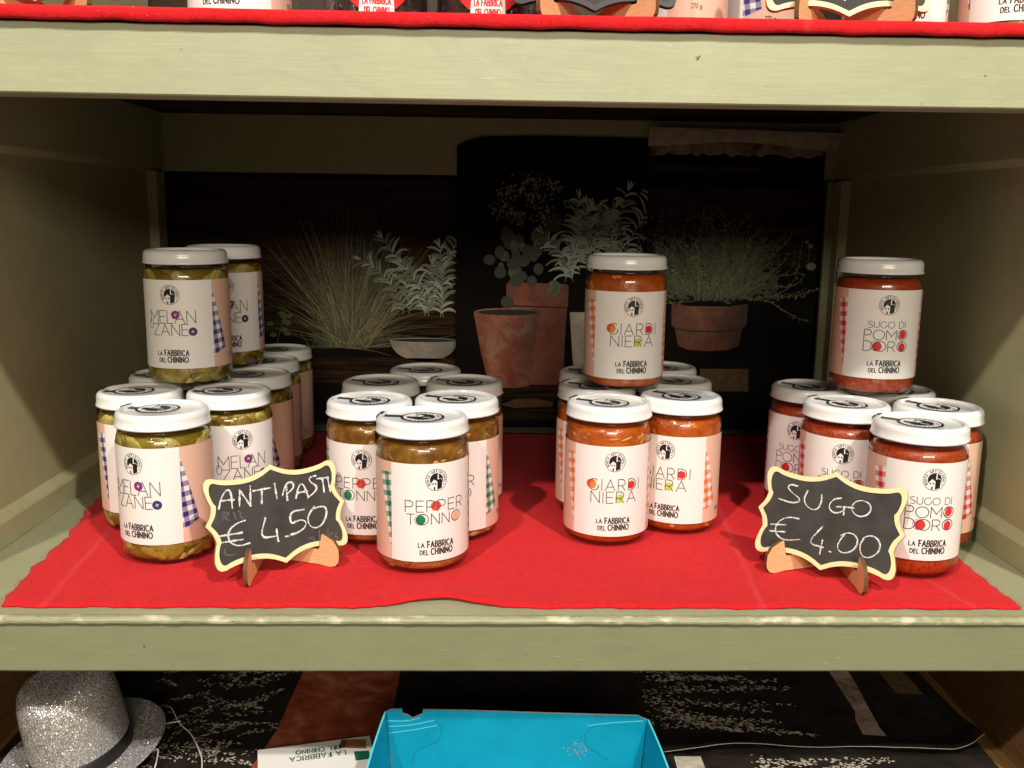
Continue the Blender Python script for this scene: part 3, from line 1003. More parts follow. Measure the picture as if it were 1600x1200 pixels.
TA = [[(-43.4, 44.3), (-40.9, 50.7), (-37.7, 55.2), (-34.8, 57.0), (-33.1, 56.3), (-32.6, 51.1), (-33.5, 43.0)], [(-41.1, 49.8), (-31.1, 49.0)], [(-27.9, 43.4), (-25.9, 55.1)], [(-25.9, 55.1), (-19.6, 42.4)], [(-19.6, 42.4), (-17.5, 56.9)], [(-15.9, 52.9), (-2.8, 53.1)], [(-9.1, 52.2), (-11.0, 42.7)], [(1.5, 55.7), (1.4, 44.3)], [(10.3, 53.3), (9.3, 41.5)], [(6.2, 45.9), (9.5, 53.4), (13.9, 55.4), (16.5, 53.2), (15.3, 49.6), (9.7, 46.2)], [(16.3, 41.8), (20.0, 50.7), (23.4, 52.6), (25.1, 48.0), (26.4, 41.5)], [(18.6, 45.7), (26.2, 45.8)], [(35.4, 56.5), (30.7, 56.2), (29.3, 54.0), (31.7, 50.7), (34.9, 48.3), (33.1, 44.2), (25.7, 40.6)], [(36.0, 53.9), (45.3, 53.4)], [(40.5, 53.2), (40.0, 42.5)], [(44.8, 53.5), (45.2, 42.2)],
 [(-25.6, 32.4), (-31.7, 31.7), (-37.8, 28.3), (-40.5, 23.4), (-38.7, 17.6), (-32.8, 14.6), (-25.2, 15.4)], [(-46.0, 24.6), (-29.3, 24.0)], [(-44.3, 19.7), (-29.7, 19.0)], [(-10.1, 31.4), (-16.9, 17.0), (-3.1, 16.5)], [(-3.1, 21.7), (-3.3, 12.4)], [(2.9, 14.7), (5.4, 14.9)], [(21.1, 32.3), (9.6, 32.5), (8.4, 22.8), (15.3, 25.3), (21.0, 23.7), (20.2, 19.1), (13.5, 15.7), (7.5, 15.4)], [(29.9, 32.7), (23.9, 28.0), (22.2, 21.6), (25.8, 16.6), (32.0, 16.9), (37.7, 22.6), (39.9, 30.9), (33.9, 32.4), (28.0, 31.1)]]
FA = [[(-40.2, 41.5), (-42.1, 35.5)], [(-41.4, 39.9), (-36.6, 40.9), (-37.1, 38.2), (-41.7, 38.1), (-36.8, 34.5)], [(-33, 40), (-32, 35)], [(-30, 40), (-27, 39), (-29, 37), (-27, 34)], [(21.4, 9.4), (24.7, 10.6), (24.9, 6.8)], [(30.5, 14.3), (29.5, 6.4)], [(37.6, 13.9), (36.6, 5)], [(37.0, 8.2), (41.1, 10.3)], [(38.5, 7.9), (41.3, 5)], [(44.6, 9.6), (41.6, 7.3), (44.5, 6.3), (43.5, 3.6)], [(-43.7, 15.0), (-44.6, 11.7), (-42.1, 9.4), (-37.4, 9.6)]]
TS = [[(-27.7, 54.7), (-32.6, 55.4), (-35.8, 52.7), (-30.3, 48.4), (-24.6, 45.8), (-24.5, 42.7), (-31.0, 40.9), (-40.3, 42.5)], [(-19.5, 52.5), (-21.4, 46.4), (-19.1, 41.1), (-13.5, 38.6), (-9.2, 40.5), (-7.7, 46.4), (-8.6, 51.4)], [(6.0, 51.6), (1.2, 50.2), (-2.0, 45.5), (-0.7, 41.1), (4.0, 39.5), (8.6, 41.9), (9.6, 44.7)], [(3.7, 44.5), (9.9, 45.7)], [(9.6, 44.7), (9.8, 39.6)], [(9.9, 45.7), (16.7, 46.0)], [(17.3, 51.2), (21.4, 53.0), (26.9, 51.6), (29.1, 47.0), (26.1, 41.9), (20.6, 40.3), (15.8, 42.8), (14.5, 47.6), (17.3, 51.2)], [(-22.3, 30.1), (-30.1, 30.1), (-36.8, 26.1), (-39.5, 20.3), (-37.3, 14.5), (-32.1, 11.9), (-25.9, 12.7), (-19.0, 14.7)], [(-42.9, 21.7), (-31.6, 23.5)], [(-43.0, 16.4), (-31.3, 18.0)], [(-3.9, 27.6), (-13.1, 13.2), (-0.8, 12.5)], [(-2.2, 17.8), (-2.4, 7.1)], [(4.0, 10.5), (5.3, 10.3)], [(12.9, 25.1), (9.9, 19.4), (9.3, 14.2), (12.8, 11.4), (18.4, 12.7), (22.5, 17.1), (23.4, 23.3), (19.9, 27.0), (14.5, 27.2), (10.6, 24.1)], [(27.0, 25.0), (25.0, 19.6), (26.4, 14.0), (30.2, 11.3), (35.5, 13.5), (39.4, 18.8), (38.9, 24.6), (35.0, 28.2), (30.3, 28.2), (26.4, 25.4)]]
def smooth_line(pts, it=2):
    for _ in range(it):
        if len(pts) < 3: return pts
        q = [pts[0]]
        for a, b in zip(pts, pts[1:]):
            q += [(a[0] * .75 + b[0] * .25, a[1] * .75 + b[1] * .25), (a[0] * .25 + b[0] * .75, a[1] * .25 + b[1] * .75)]
        q.append(pts[-1]); pts = q
    return pts
def sign(x, y, z, yaw, lean, strokes, ghost, label, frame='frame_cream', width=1.5):
    root = empty('chalkboard_sign', (x, y, 0 if z < .2 else .3885), yaw)
    z0 = z - root.location.z
    tag(root, label, 'sign', 'small chalkboard price signs')
    ou, inn = sign_outline(0), sign_outline(3.7)
    piv = Matrix.Translation((0, 0, z0)) @ Matrix.Rotation(-lean, 4, 'X')
    fr = lambda a, b, d: tuple(piv @ Vector((a, d, b)))
    # frame: ring between outlines, 3 mm thick; board slightly recessed
    n = len(ou)
    vs = [fr(a, b, 0) for a, b in ou] + [fr(a, b, 0) for a, b in inn] + [fr(a, b, .0030) for a, b in ou] + [fr(a, b, .0010) for a, b in inn]
    fs, fm = [], []
    for i in range(n):
        j = (i + 1) % n
        fs += [(i, j, n + j, n + i), (2 * n + j, 2 * n + i, i, j), (n + i, n + j, 3 * n + j, 3 * n + i)]
        fm += [0, 1, 1]
    fs.append(tuple(range(2 * n, 3 * n))); fm.append(1)
    me = mesh_from('frame', vs, fs, [frame, 'frame_edge' if frame == 'frame_cream' else frame], fm)
    link('frame', me, root)
    bd = extrude_poly('board', [(a * 1.004, (b - .033) * 1.004 + .033) for a, b in inn], .0012, ['chalkboard'], 0, lambda a, b, d: fr(a, b, .0007 + d))
    link('board', bd, root)
    if strokes:
        p = Print(lambda u, v, o: fr(u, v, .0007 - o))
        k = 0
        for st in strokes:
            k += 1
            pts = smooth_line([(a * .001, b * .001) for a, b in st])
            ph = random.random() * 6
            p.stroke(pts, width * .001, 0, .00006 + k * .000006, taper=lambda t: .82 + .25 * math.sin(t * 9 + ph), step=.0010)
        link('chalk_lettering', p.mesh('chalk_lettering', ['chalk']), root)
    for st in (ghost or []):
        p = Print(lambda u, v, o: fr(u, v, .0007 - o))
        p.stroke(smooth_line([(a * .001, b * .001) for a, b in st]), .0012, 0, .00003, step=.001)
        link('erased_chalk', p.mesh('erased_chalk', ['chalk_ghost']), root)
    # two plywood feet meeting behind the board
    prof = [(-.0125, .0085), (-.0120, .0150), (-.0080, .0210), (-.0010, .0245), (.0024, .0255), (.0034, .0205), (.0044, .0150), (.0054, .0128), (.0108, .0128), (.0125, .0150), (.0200, .0160), (.0340, .0150), (.0470, .0110), (.0475, .0000), (.0250, .0004), (.0060, .0008), (-.0040, .0000), (-.0090, .0012), (-.0118, .0045)]
    for sg in (-1, 1):
        A, B = Vector((sg * .0305, -.0050)), Vector((sg * .0015, .0400))
        dv = (B - A).normalized()
        nv = Vector((-dv.y, dv.x))
        def ff(a, b, d, A=A, dv=dv, nv=nv):
            q = A + dv * a + nv * (d - .0015)
            return (q.x, q.y, b)
        me = extrude_poly('foot', prof, .0030, ['easel_plywood', 'burnt_edge'], 1, ff)
        link('foot', me, root)
    return root
sign(-.1551, .0953, .0121, .611, .365, TA, FA, 'chalkboard price sign reading ANTIPASTI 4.50 in a scalloped cream frame')
sign(.2485, .0846, .0119, -.6416, .340, TS, None, 'chalkboard price sign reading SUGO 4.00 in a scalloped cream frame', width=1.15)

# ------------------------------------------------------------------ upper shelf: only the feet of things show
ZU = .3886
def ujar(kind, x, y, logo, label):
    jar(kind, x, y, 0, logo, label, 'jars on the upper shelf', 10, 'tail', ZU)
ujar('G', -.182, .130, -22, 'jar with orange gingham label on the upper shelf')
ujar('M', .135, .150, -70, 'jar with purple gingham label between the two signs on the upper shelf')
ujar('M', .205, .190, -75, 'jar with pink and purple label behind the cream framed sign above')
ujar('P', .287, .128, 12, 'jar right of the cream framed sign on the upper shelf')
ujar('M', .372, .128, 10, 'jar at the right end of the upper shelf')
sign(-.290, .052, ZU + .012, .08, .34, None, None, 'cream scalloped sign at the left end of the upper shelf')
sign(.062, .050, ZU + .012, .02, .34, None, None, 'black framed scalloped sign on the upper shelf', 'black_frame')
sign(.226, .052, ZU + .012, -.06, .34, TS, None, 'cream scalloped sign right of centre on the upper shelf', width=1.1)
def candy_jar(x, y, label):
    root = empty('candy_jar', (x, y, ZU))
    tag(root, label, 'jar', 'jars of dark sweets on the upper shelf')
    rz = math.atan2(CAMX - x, y - CAMY)
    link('glass', ME['glass'], root)
    c = link('contents', ME['fillK'], root, None, (0, 0, x * 90))
    pc = link('sweets', SWEETS, c); pc['kind'] = 'stuff'
    link('lid', ME['lid'], root)
    lb = link('label', RED_LABEL, root, None, (0, 0, rz))
    link('banner', BANNER, lb); link('maker_name', BTEXT, lb)
plain('label_red', (0.68, 0.03, 0.03), 0.4); plain('ink_red', (0.6, 0.03, 0.03), 0.5)
pieces('liquorice', [(0.2, (0.010, 0.008, 0.007)), (0.8, (0.06, 0.05, 0.045))])
SWEETS = chunks('sweets', 'liquorice', 260, ((.0025, .004), (.0025, .004)), [(.006, .10)], 9)
p = Print(cyl, .004); p.disc(0, .052, .0300, .0440, 0, .0001, 40); RED_LABEL = p.mesh('label', ['label_red'])
p = Print(cyl, .003); p.poly([(-.0120, .0045), (.0120, .0045), (.0110, .0215), (-.0110, .0215)], 0, .0002); BANNER = p.mesh('banner', ['label_white'])
p = Print(cyl, .003)
for s, w1, v in (('LA FABBRICA', .018, .0142), ('DEL CHININO', .016, .0080)):
    for st in text_strokes(s, -w1 / 2, v, w1, .0042, .3): p.stroke(st, .0008, 0, .0003, step=.0015)
BTEXT = p.mesh('maker_name', ['ink_red'])
candy_jar(-.083, .108, 'jar of dark sweets with round red label, left of the two')
candy_jar(-.006, .108, 'jar of dark sweets with round red label, right of the two')

# ------------------------------------------------------------------ printed backdrop sheets
plain('print_black', (0.006, 0.005, 0.004), 0.7, 0.08, 0.5, 12)
def print_wood(name, a, b):
    t = NT(name)
    g = t.noise(t.coords((6, 1, 90)), 3, 5, 0.6, 0.3)
    t.color(t.ramp(g, [(0.35, a), (0.75, b)])); t.set(0.7, 0.08)
print_wood('print_brown', (0.010, 0.006, 0.003), (0.065, 0.034, 0.018))
plain('print_straw', (0.25, 0.23, 0.10), 0.5); plain('print_olive', (0.115, 0.125, 0.05), 0.5); plain('print_dark_olive', (0.042, 0.048, 0.020), 0.5)
plain('print_silver', (0.43, 0.50, 0.42), 0.5); plain('print_sage', (0.19, 0.24, 0.17), 0.5); plain('print_moss', (0.085, 0.11, 0.04), 0.5)
plain('print_leaf', (0.09, 0.12, 0.055), 0.5, 0.4, 0.5, 150); plain('print_bloom', (0.28, 0.21, 0.14), 0.5)
plain('print_cream', (0.45, 0.42, 0.33), 0.5, 0.4, 0.3, 90); plain('print_tan', (0.10, 0.066, 0.03), 0.5, 0.2, 0.4, 120)
plain('print_soil', (0.012, 0.008, 0.005), 0.6)
def terracotta(name, a, b, c):
    t = NT(name)
    g = t.noise(t.coords(), 38, 5, 0.6, 0.6)
    t.color(t.ramp(g, [(0.34, a), (0.52, b), (0.72, c)])); t.set(0.5, 0.4)
terracotta('print_terracotta', (0.36, 0.085, 0.032), (0.50, 0.15, 0.065), (0.62, 0.40, 0.29))
terracotta('print_terracotta_dark', (0.08, 0.02, 0.01), (0.24, 0.06, 0.026), (0.32, 0.11, 0.06))
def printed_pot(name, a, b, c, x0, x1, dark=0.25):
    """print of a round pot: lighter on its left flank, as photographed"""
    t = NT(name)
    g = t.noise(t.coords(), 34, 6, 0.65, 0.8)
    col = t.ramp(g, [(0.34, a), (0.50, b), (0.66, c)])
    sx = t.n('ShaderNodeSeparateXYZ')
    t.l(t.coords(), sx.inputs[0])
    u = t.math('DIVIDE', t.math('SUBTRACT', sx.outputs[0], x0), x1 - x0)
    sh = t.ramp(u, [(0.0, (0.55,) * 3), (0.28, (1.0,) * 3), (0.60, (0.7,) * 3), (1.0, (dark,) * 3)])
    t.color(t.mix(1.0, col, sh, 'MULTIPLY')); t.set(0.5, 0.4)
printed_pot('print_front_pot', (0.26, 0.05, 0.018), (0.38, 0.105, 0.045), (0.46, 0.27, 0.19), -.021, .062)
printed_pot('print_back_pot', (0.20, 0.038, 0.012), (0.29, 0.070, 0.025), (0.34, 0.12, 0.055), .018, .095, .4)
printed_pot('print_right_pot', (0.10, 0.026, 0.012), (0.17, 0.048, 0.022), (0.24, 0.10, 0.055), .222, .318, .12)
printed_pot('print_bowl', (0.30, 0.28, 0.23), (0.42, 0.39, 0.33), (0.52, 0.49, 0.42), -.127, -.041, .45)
terracotta('print_clay_red', (0.20, 0.035, 0.014), (0.32, 0.075, 0.034), (0.42, 0.20, 0.13))
terracotta('print_peeling', (0.10, 0.05, 0.03), (0.30, 0.22, 0.17), (0.42, 0.35, 0.30))
PM = ['print_black', 'print_brown', 'print_straw', 'print_olive', 'print_dark_olive', 'print_silver', 'print_sage', 'print_moss', 'print_leaf', 'print_bloom', 'print_cream', 'print_tan', 'print_soil', 'print_terracotta', 'print_terracotta_dark', 'print_peeling', 'print_clay_red', 'print_front_pot', 'print_back_pot', 'print_right_pot', 'print_bowl']
MI = {m[6:]: i for i, m in enumerate(PM)}
rnd = random.Random(33)
def sheet(name, pts, Y, mat, label, th=.0008):
    me = extrude_poly(name, pts, th, [mat, 'paper_white'], 0, lambda a, b, d: (a, Y + d, b))
    o = link(name, me)
    tag(o, label, 'print', 'printed backdrop sheets')
    return o
def plane(Y):
    return lambda u, v, o: (u, Y - o, v)
def quick_mesh(p, name, parent):
    used = sorted(set(p.fm))
    mp = {m: i for i, m in enumerate(used)}
    p.fm = [mp[m] for m in p.fm]
    return link(name, p.mesh(name, [PM[m] for m in used]), parent)
def roff():
    return rnd.uniform(.00012, .0006)
def leaf(p, x, y, ang, L, w, m, bend=0.3):
    pts = []
    for k in range(7):
        t = k / 6
        a = ang + bend * t
        pts.append((x, y) if k == 0 else (pts[-1][0] + L / 6 * math.cos(a), pts[-1][1] + L / 6 * math.sin(a)))
    p.stroke(pts, w, m, roff(), taper=lambda t: .35 + 1.1 * math.sin(math.pi * (t * .8 + .12)))
def rosemary(p, x, y, n, L, spread, mats, rl=.017):
    for s in range(n):
        a = math.pi / 2 + spread * (2 * s / (n - 1) - 1) + rnd.uniform(-.12, .12)
        ln = L * rnd.uniform(.6, 1.05)
        cx, cy = x + rnd.uniform(-.006, .006), y
        nodes = []
        curve = rnd.uniform(-.07, .07)
        for k in range(15):
            nodes.append((cx, cy, a)); a += curve
            cx += ln / 14 * math.cos(a); cy += ln / 14 * math.sin(a)
        p.stroke([q[:2] for q in nodes], .0009, MI['sage'], roff())
        for k in range(1, 15):
            t = k / 14
            for sd in (-1, 1):
                x0, y0, a0 = nodes[k]
                leaf(p, x0, y0, a0 + sd * rnd.uniform(.2, .7), rl * rnd.uniform(.6, 1.15) * (1.1 - .3 * t), rnd.uniform(.0016, .0024), MI[rnd.choice(mats)], sd * rnd.uniform(.5, 1.9))
        for k in range(4):
            leaf(p, cx, cy, a + rnd.uniform(-.5, .5), rl * .5, .0014, MI[mats[0]], rnd.uniform(-.4, .4))

# left sheet: planks, grass tuft, silver herb in a pale bowl
Y1 = .5862
sh = sheet('printed_backdrop', [(-.398, .002), (-.030, .002), (-.030, .330), (-.398, .330)], Y1, 'print_black', 'dark printed backdrop sheet with grass tuft behind the aubergine jars')
p = Print(plane(Y1))
z = .305
for h_ in (.062, .070, .058):
    p.poly([(-.396, z - h_ + .002), (-.032, z - h_ + .001), (-.032, z - .001), (-.396, z)], MI['brown'], .0001); z -= h_
p.poly([(-.398, .052), (-.032, .054), (-.032, .086), (-.398, .086)], MI['brown'], .0001)
quick_mesh(p, 'printed_planks', sh)
p = Print(plane(Y1))
for k in range(420):
    x0, a = -.176 + rnd.gauss(0, .016), math.pi / 2 - rnd.gauss(0, .50)
    L = rnd.uniform(.04, .13)
    p.stroke([(x0, .099), (x0 + L * .5 * math.cos(a), .099 + L * .5 * math.sin(a)), (x0 + L * math.cos(a * 1.0 - .1 * (a - 1.57)), .099 + L * math.sin(a))], .0016, MI['dark_olive'], rnd.uniform(.00003, .0001), taper=lambda t: 1.05 - .8 * t)
for k in range(620):
    x0 = -.176 + rnd.gauss(0, .010)
    a = math.pi / 2 - rnd.gauss(0, .46)
    L = rnd.uniform(.07, .185) * (1 - .22 * abs(a - math.pi / 2))
    bend = -(a - math.pi / 2) * -rnd.uniform(.1, .55) + rnd.gauss(0, .08)
    pts = [(x0, .098 + rnd.uniform(0, .006))]
    for i in range(9):
        a += bend / 9
        pts.append((pts[-1][0] + L / 9 * math.cos(a), pts[-1][1] + L / 9 * math.sin(a)))
    p.stroke(pts, rnd.uniform(.0005, .0011), MI[rnd.choices(['straw', 'olive', 'dark_olive'], [.22, .45, .33])[0]], roff(), taper=lambda t: 1.05 - .85 * t)
quick_mesh(p, 'printed_grass', sh)
p = Print(plane(Y1))
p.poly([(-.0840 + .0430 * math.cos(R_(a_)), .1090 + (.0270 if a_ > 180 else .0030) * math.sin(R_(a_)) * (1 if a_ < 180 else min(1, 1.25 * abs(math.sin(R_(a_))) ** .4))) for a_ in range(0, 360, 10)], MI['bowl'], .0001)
p.disc(-.0840, .1088, .0395, .0022, MI['soil'], .00016, 24)
quick_mesh(p, 'printed_bowl', sh)
p = Print(plane(Y1))
for cx in (-.104, -.080, -.060):
    rosemary(p, cx, .135 + rnd.uniform(0, .02), 2, .100, .22, ['silver', 'sage', 'sage'], .021)
for k in range(9):
    cx, cy = -.262 + rnd.uniform(-.014, .014), .125 + rnd.uniform(-.012, .02)
    p.disc(cx, cy, .0045, .0030, MI['moss'], roff(), 10)
p.stroke([(-.272, .088), (-.262, .120), (-.255, .140)], .0009, MI['moss'], roff())
quick_mesh(p, 'printed_herb', sh)

# centre sheet: terracotta pots
Y2 = .5720
sh = sheet('printed_backdrop', [(-.0435, .002), (.1960, .002), (.1870, .3575), (.060, .3585), (-.012, .3565), (-.030, .3515), (-.0425, .3455)], Y2, 'print_black', 'dark printed backdrop sheet with terracotta pots in the middle')
p = Print(plane(Y2))
p.poly([(-.040, .036), (.195, .038), (.195, .056), (-.040, .054)], MI['brown'], .0001)
p.poly([(.012, .0300), (.030, .0370), (.055, .0385), (.080, .0345), (.078, .0280), (.030, .0262)], MI['tan'], .0002)
p.poly([(-.040, .010), (.195, .010), (.195, .024), (-.040, .026)], MI['brown'], .0001)
quick_mesh(p, 'printed_shelf_edge', sh)
p = Print(plane(Y2))
p.poly([(.0182, .1815), (.0215, .1840), (.0920, .1822), (.0950, .1800), (.0925, .1300), (.0905, .0560), (.0290, .0560), (.0210, .1300)], MI['back_pot'], .0001)
p.poly([(.0182, .1815), (.0215, .1840), (.0920, .1822), (.0950, .1800), (.0945, .1540), (.0190, .1560)], MI['back_pot'], .00016)
p.poly([(.0190, .1560), (.0945, .1540), (.0944, .1520), (.0192, .1540)], MI['soil'], .0002)
quick_mesh(p, 'printed_back_pot', sh)
p = Print(plane(Y2))
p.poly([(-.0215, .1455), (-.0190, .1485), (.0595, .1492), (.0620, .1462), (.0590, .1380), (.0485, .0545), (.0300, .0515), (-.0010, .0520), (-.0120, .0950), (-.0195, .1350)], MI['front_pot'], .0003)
p.disc(.0202, .1468, .0412, .0052, MI['front_pot'], .00035, 32)
p.disc(.0202, .1466, .0375, .0036, MI['soil'], .0004, 28)
quick_mesh(p, 'printed_front_pot', sh)
p = Print(plane(Y2))
p.poly([(.0972, .1475), (.1350, .1480), (.1330, .0850), (.1270, .0640), (.1060, .0640), (.1020, .0900)], MI['cream'], .0001)
quick_mesh(p, 'printed_white_pot', sh)
p = Print(plane(Y2))
for k in range(34):
    cx, cy = .040 + rnd.gauss(0, .030), .222 + rnd.gauss(0, .024)
    p.disc(cx, cy, rnd.uniform(.004, .0085), rnd.uniform(.006, .010), MI[rnd.choice(['leaf', 'dark_olive', 'dark_olive'])], roff(), 12)
for cx, cy in ((.008, .272), (.030, .262), (.052, .285), (.046, .305), (.075, .300), (.020, .292), (.066, .265)):
    for k in range(60):
        p.disc(cx + rnd.gauss(0, .0075), cy + rnd.gauss(0, .0055), rnd.uniform(.0008, .0017), None, MI[rnd.choice(['bloom', 'dark_olive', 'bloom', 'olive'])], roff(), 7)
quick_mesh(p, 'printed_hydrangea', sh)
p = Print(plane(Y2))
for cx in (.096, .112, .130, .158):
    rosemary(p, cx, .180 + rnd.uniform(0, .03), 2, .098, .30, ['silver', 'silver', 'sage'], .023)
quick_mesh(p, 'printed_rosemary', sh)

# right sheet: thyme in a clay pot, peeling paint, top edge curling forward
Y3 = .5685
sh = sheet('printed_backdrop', [(.1885, .002), (.4000, .002), (.4000, .3560), (.1885, .3560)], Y3, 'print_black', 'dark printed backdrop sheet with thyme bush on the right')
vs, fs = [], []
for k in range(25):
    x = .1855 + (.4160 - .1855) * k / 24
    lift = .0075 * math.sin(math.pi * k / 24) ** 1.5
    for j in range(6):
        t = j / 5
        vs.append((x, Y3 - .0004 - .016 * t ** 1.6 - .004 * math.sin(math.pi * k / 24), .3560 - .012 + .0040 + lift * (1 - t) + .030 * math.sin(t * 1.2) * .75 - .004 * k / 24))
for k in range(24):
    for j in range(5):
        i = k * 6 + j
        fs.append((i, i + 6, i + 7, i + 1))
link('curled_top_edge', mesh_from('curled_top_edge', vs, fs, ['print_cream'], None, True), sh)
p = Print(plane(Y3))
top = [(.1895 + .2080 * k / 30, .3540 + rnd.uniform(-.0012, .0012)) for k in range(31)]
bot = [(.1895 + .2080 * k / 30, .3385 + rnd.uniform(-.0028, .0028)) for k in range(31)]
p.poly(top + bot[::-1], MI['peeling'], .0001)
for z0_, z1_ in ((.318, .326), (.262, .300), (.205, .256)):
    p.poly([(.1895, z0_), (.398, z0_ + .001), (.398, z1_), (.1895, z1_ + .001)], MI['brown'], .00008)
quick_mesh(p, 'printed_planks', sh)
p = Print(plane(Y3))
p.poly([(.2225, .1602), (.2460, .1570), (.2950, .1572), (.3175, .1607), (.3168, .1340), (.3120, .1300), (.3085, .1080), (.2960, .1030), (.2700, .1010), (.2440, .1030), (.2330, .1075), (.2275, .1300), (.2232, .1335)], MI['right_pot'], .0001)
p.poly([(.2275, .1300), (.2500, .1268), (.2900, .1268), (.3120, .1300), (.3118, .1285), (.2900, .1250), (.2500, .1250), (.2278, .1285)], MI['soil'], .00018)
p.poly([(.262, .0500), (.3243, .0505), (.3226, .0792), (.262, .0787)], MI['tan'], .0001)
quick_mesh(p, 'printed_clay_pot', sh)
p = Print(plane(Y3))
for k in range(700):
    a, r = rnd.uniform(-.25, 3.4), rnd.random() ** .6
    p.disc(.275 + .078 * r * math.cos(a), .172 + .070 * r * abs(math.sin(a)) + rnd.gauss(0, .004), rnd.uniform(.0018, .0042), rnd.uniform(.0010, .0026), MI['dark_olive'], rnd.uniform(.00003, .0001), 7)
for k in range(190):
    x0 = .274 + rnd.gauss(0, .024)
    a = math.pi / 2 + (x0 - .274) * -17 + rnd.gauss(0, .30)
    L = rnd.uniform(.05, .118)
    pts = [(x0, .163 + rnd.uniform(0, .01))]
    for i in range(12):
        a += rnd.gauss(0, .22) + .03 * (math.pi / 2 - a)
        pts.append((pts[-1][0] + L / 12 * math.cos(a), pts[-1][1] + L / 12 * math.sin(a)))
    m = MI[rnd.choices(['olive', 'moss', 'dark_olive', 'straw'], [.3, .35, .3, .05])[0]]
    p.stroke(pts, rnd.uniform(.0006, .0011), m, roff())
    for q in pts[2:]:
        for _ in range(2):
            p.disc(q[0] + rnd.gauss(0, .002), q[1] + rnd.gauss(0, .002), rnd.uniform(.0007, .0016), None, m, roff(), 6)
quick_mesh(p, 'printed_thyme', sh)
p = Print(plane(Y3))
p.stroke([(.3855, .240), (.3890, .228), (.3880, .212)], .0008, MI['moss'], .0003)
for cx, cy, rr in ((.3900, .232, .0035), (.3925, .2075, .0060), (.3850, .2370, .0025)):
    p.disc(cx, cy, rr, rr * .8, MI['sage'], .0004, 12)
quick_mesh(p, 'printed_vine', sh)

# ------------------------------------------------------------------ lower compartment
UPPER_OBJECTS = set(o.name for o in bpy.data.objects)
ZF = -.2500
def floor_sheet(name, pts, z, mat, label, curl=None):
    me = extrude_poly(name, pts, .0007, [mat, 'paper_white'], 1, lambda a, b, d: (a, b, z - d + (curl(a, b) if curl else 0)))
    o = link(name, me)
    tag(o, label, 'print', 'printed sheets lying in the lower compartment')
    return o
def fplane(z):
    return lambda u, v, o: (u, v, z + o)
plain('print_petal', (0.52, 0.47, 0.41), 0.5); plain('print_dusk', (0.016, 0.013, 0.010), 0.6, 0.2, 0.6, 40)
PM += ['print_petal', 'print_dusk']; MI['petal'] = len(PM) - 2; MI['dusk'] = len(PM) - 1
plain('string_grey', (0.42, 0.41, 0.38), 0.6)
def lavender(p, x0, y0, x1, y1, n, wid, bend=0.0, size=.0014):
    for k in range(n):
        t = rnd.random()
        x = x0 + (x1 - x0) * t + rnd.gauss(0, wid) * (1.1 - .6 * t)
        y = y0 + (y1 - y0) * t + rnd.gauss(0, wid) * (1.1 - .6 * t) + bend * math.sin(math.pi * t)
        a = math.atan2(y1 - y0, x1 - x0) + rnd.gauss(0, .5)
        s = size * rnd.uniform(.5, 1.3)
        p.poly([(x + s * 1.5 * math.cos(a), y + s * 1.5 * math.sin(a)), (x - s * .7 * math.sin(a), y + s * .7 * math.cos(a)), (x - s * 1.5 * math.cos(a), y - s * 1.5 * math.sin(a)), (x + s * .7 * math.sin(a), y - s * .7 * math.cos(a))], MI[rnd.choices(['petal', 'cream', 'bloom'], [.5, .3, .2])[0]], roff() * .6)
# left: lavender sheet
sh = floor_sheet('printed_sheet', [(-.470, .215), (-.2200, .215), (-.2190, .2510), (-.2130, .2880), (-.2110, .3600), (-.205, .565), (-.470, .565)], ZF + .0020, 'print_dusk', 'dark printed sheet with pale lavender beside the hat')
p = Print(fplane(ZF + .0020))
for k in range(46):
    x0, y0 = -.335 + rnd.uniform(-.04, .085), .235 + rnd.random() ** 1.5 * .19
    an = rnd.uniform(-.5, .9) if k % 4 else rnd.uniform(.6, 1.8)
    L_ = rnd.uniform(.025, .060)
    lavender(p, x0, y0, x0 + L_ * math.cos(an), y0 + L_ * math.sin(an), 30, .0030, 0, .0012)
quick_mesh(p, 'printed_lavender', sh)
# terracotta sheet
sh = floor_sheet('printed_sheet', [(-.226, .200), (-.06, .200), (-.085, .565), (-.2060, .565), (-.2112, .3600), (-.2131, .2876), (-.2184, .2506)], ZF + .0034, 'print_clay_red', 'printed sheet showing terracotta under the flyer and the blue box')
# right: lavender sheet with a curled front edge, and another under it
def curl_r(a, b):
    return .010 * max(0.0, 1 - abs(b - .25) / .05) * max(0.0, min(1, (a - .36) / .10)) * (1 if a < .49 else .8)
sh = floor_sheet('printed_sheet', [(.10, .150), (.489, .150), (.4893, .2243), (.492, .300), (.10, .300)], ZF + .0020, 'print_dusk', 'dark printed sheet lowest at the right of the blue box')
p = Print(fplane(ZF + .0020))
for k in range(9):
    x0, y0 = .20 + rnd.uniform(0, .16), .215 + rnd.uniform(-.012, .02)
    lavender(p, x0, y0, x0 + rnd.uniform(.03, .07), y0 + rnd.uniform(-.01, .02), 50, .0034)
p.poly([(.178, .19), (.206, .19), (.206, .243), (.180, .243)], MI['cream'], .0002)
quick_mesh(p, 'printed_lavender', sh)
edge = [(-.100, .2420), (.150, .2425), (.2035, .2446), (.2400, .2500), (.275, .2531), (.3130, .2540), (.3512, .2528), (.3760, .2480), (.3979, .2428), (.4260, .2405), (.4542, .2415), (.4770, .2500), (.4960, .2646)]
Z4 = ZF + .0052
n = 12
vs, fs = [], []
NXs, NYs = 72, 30
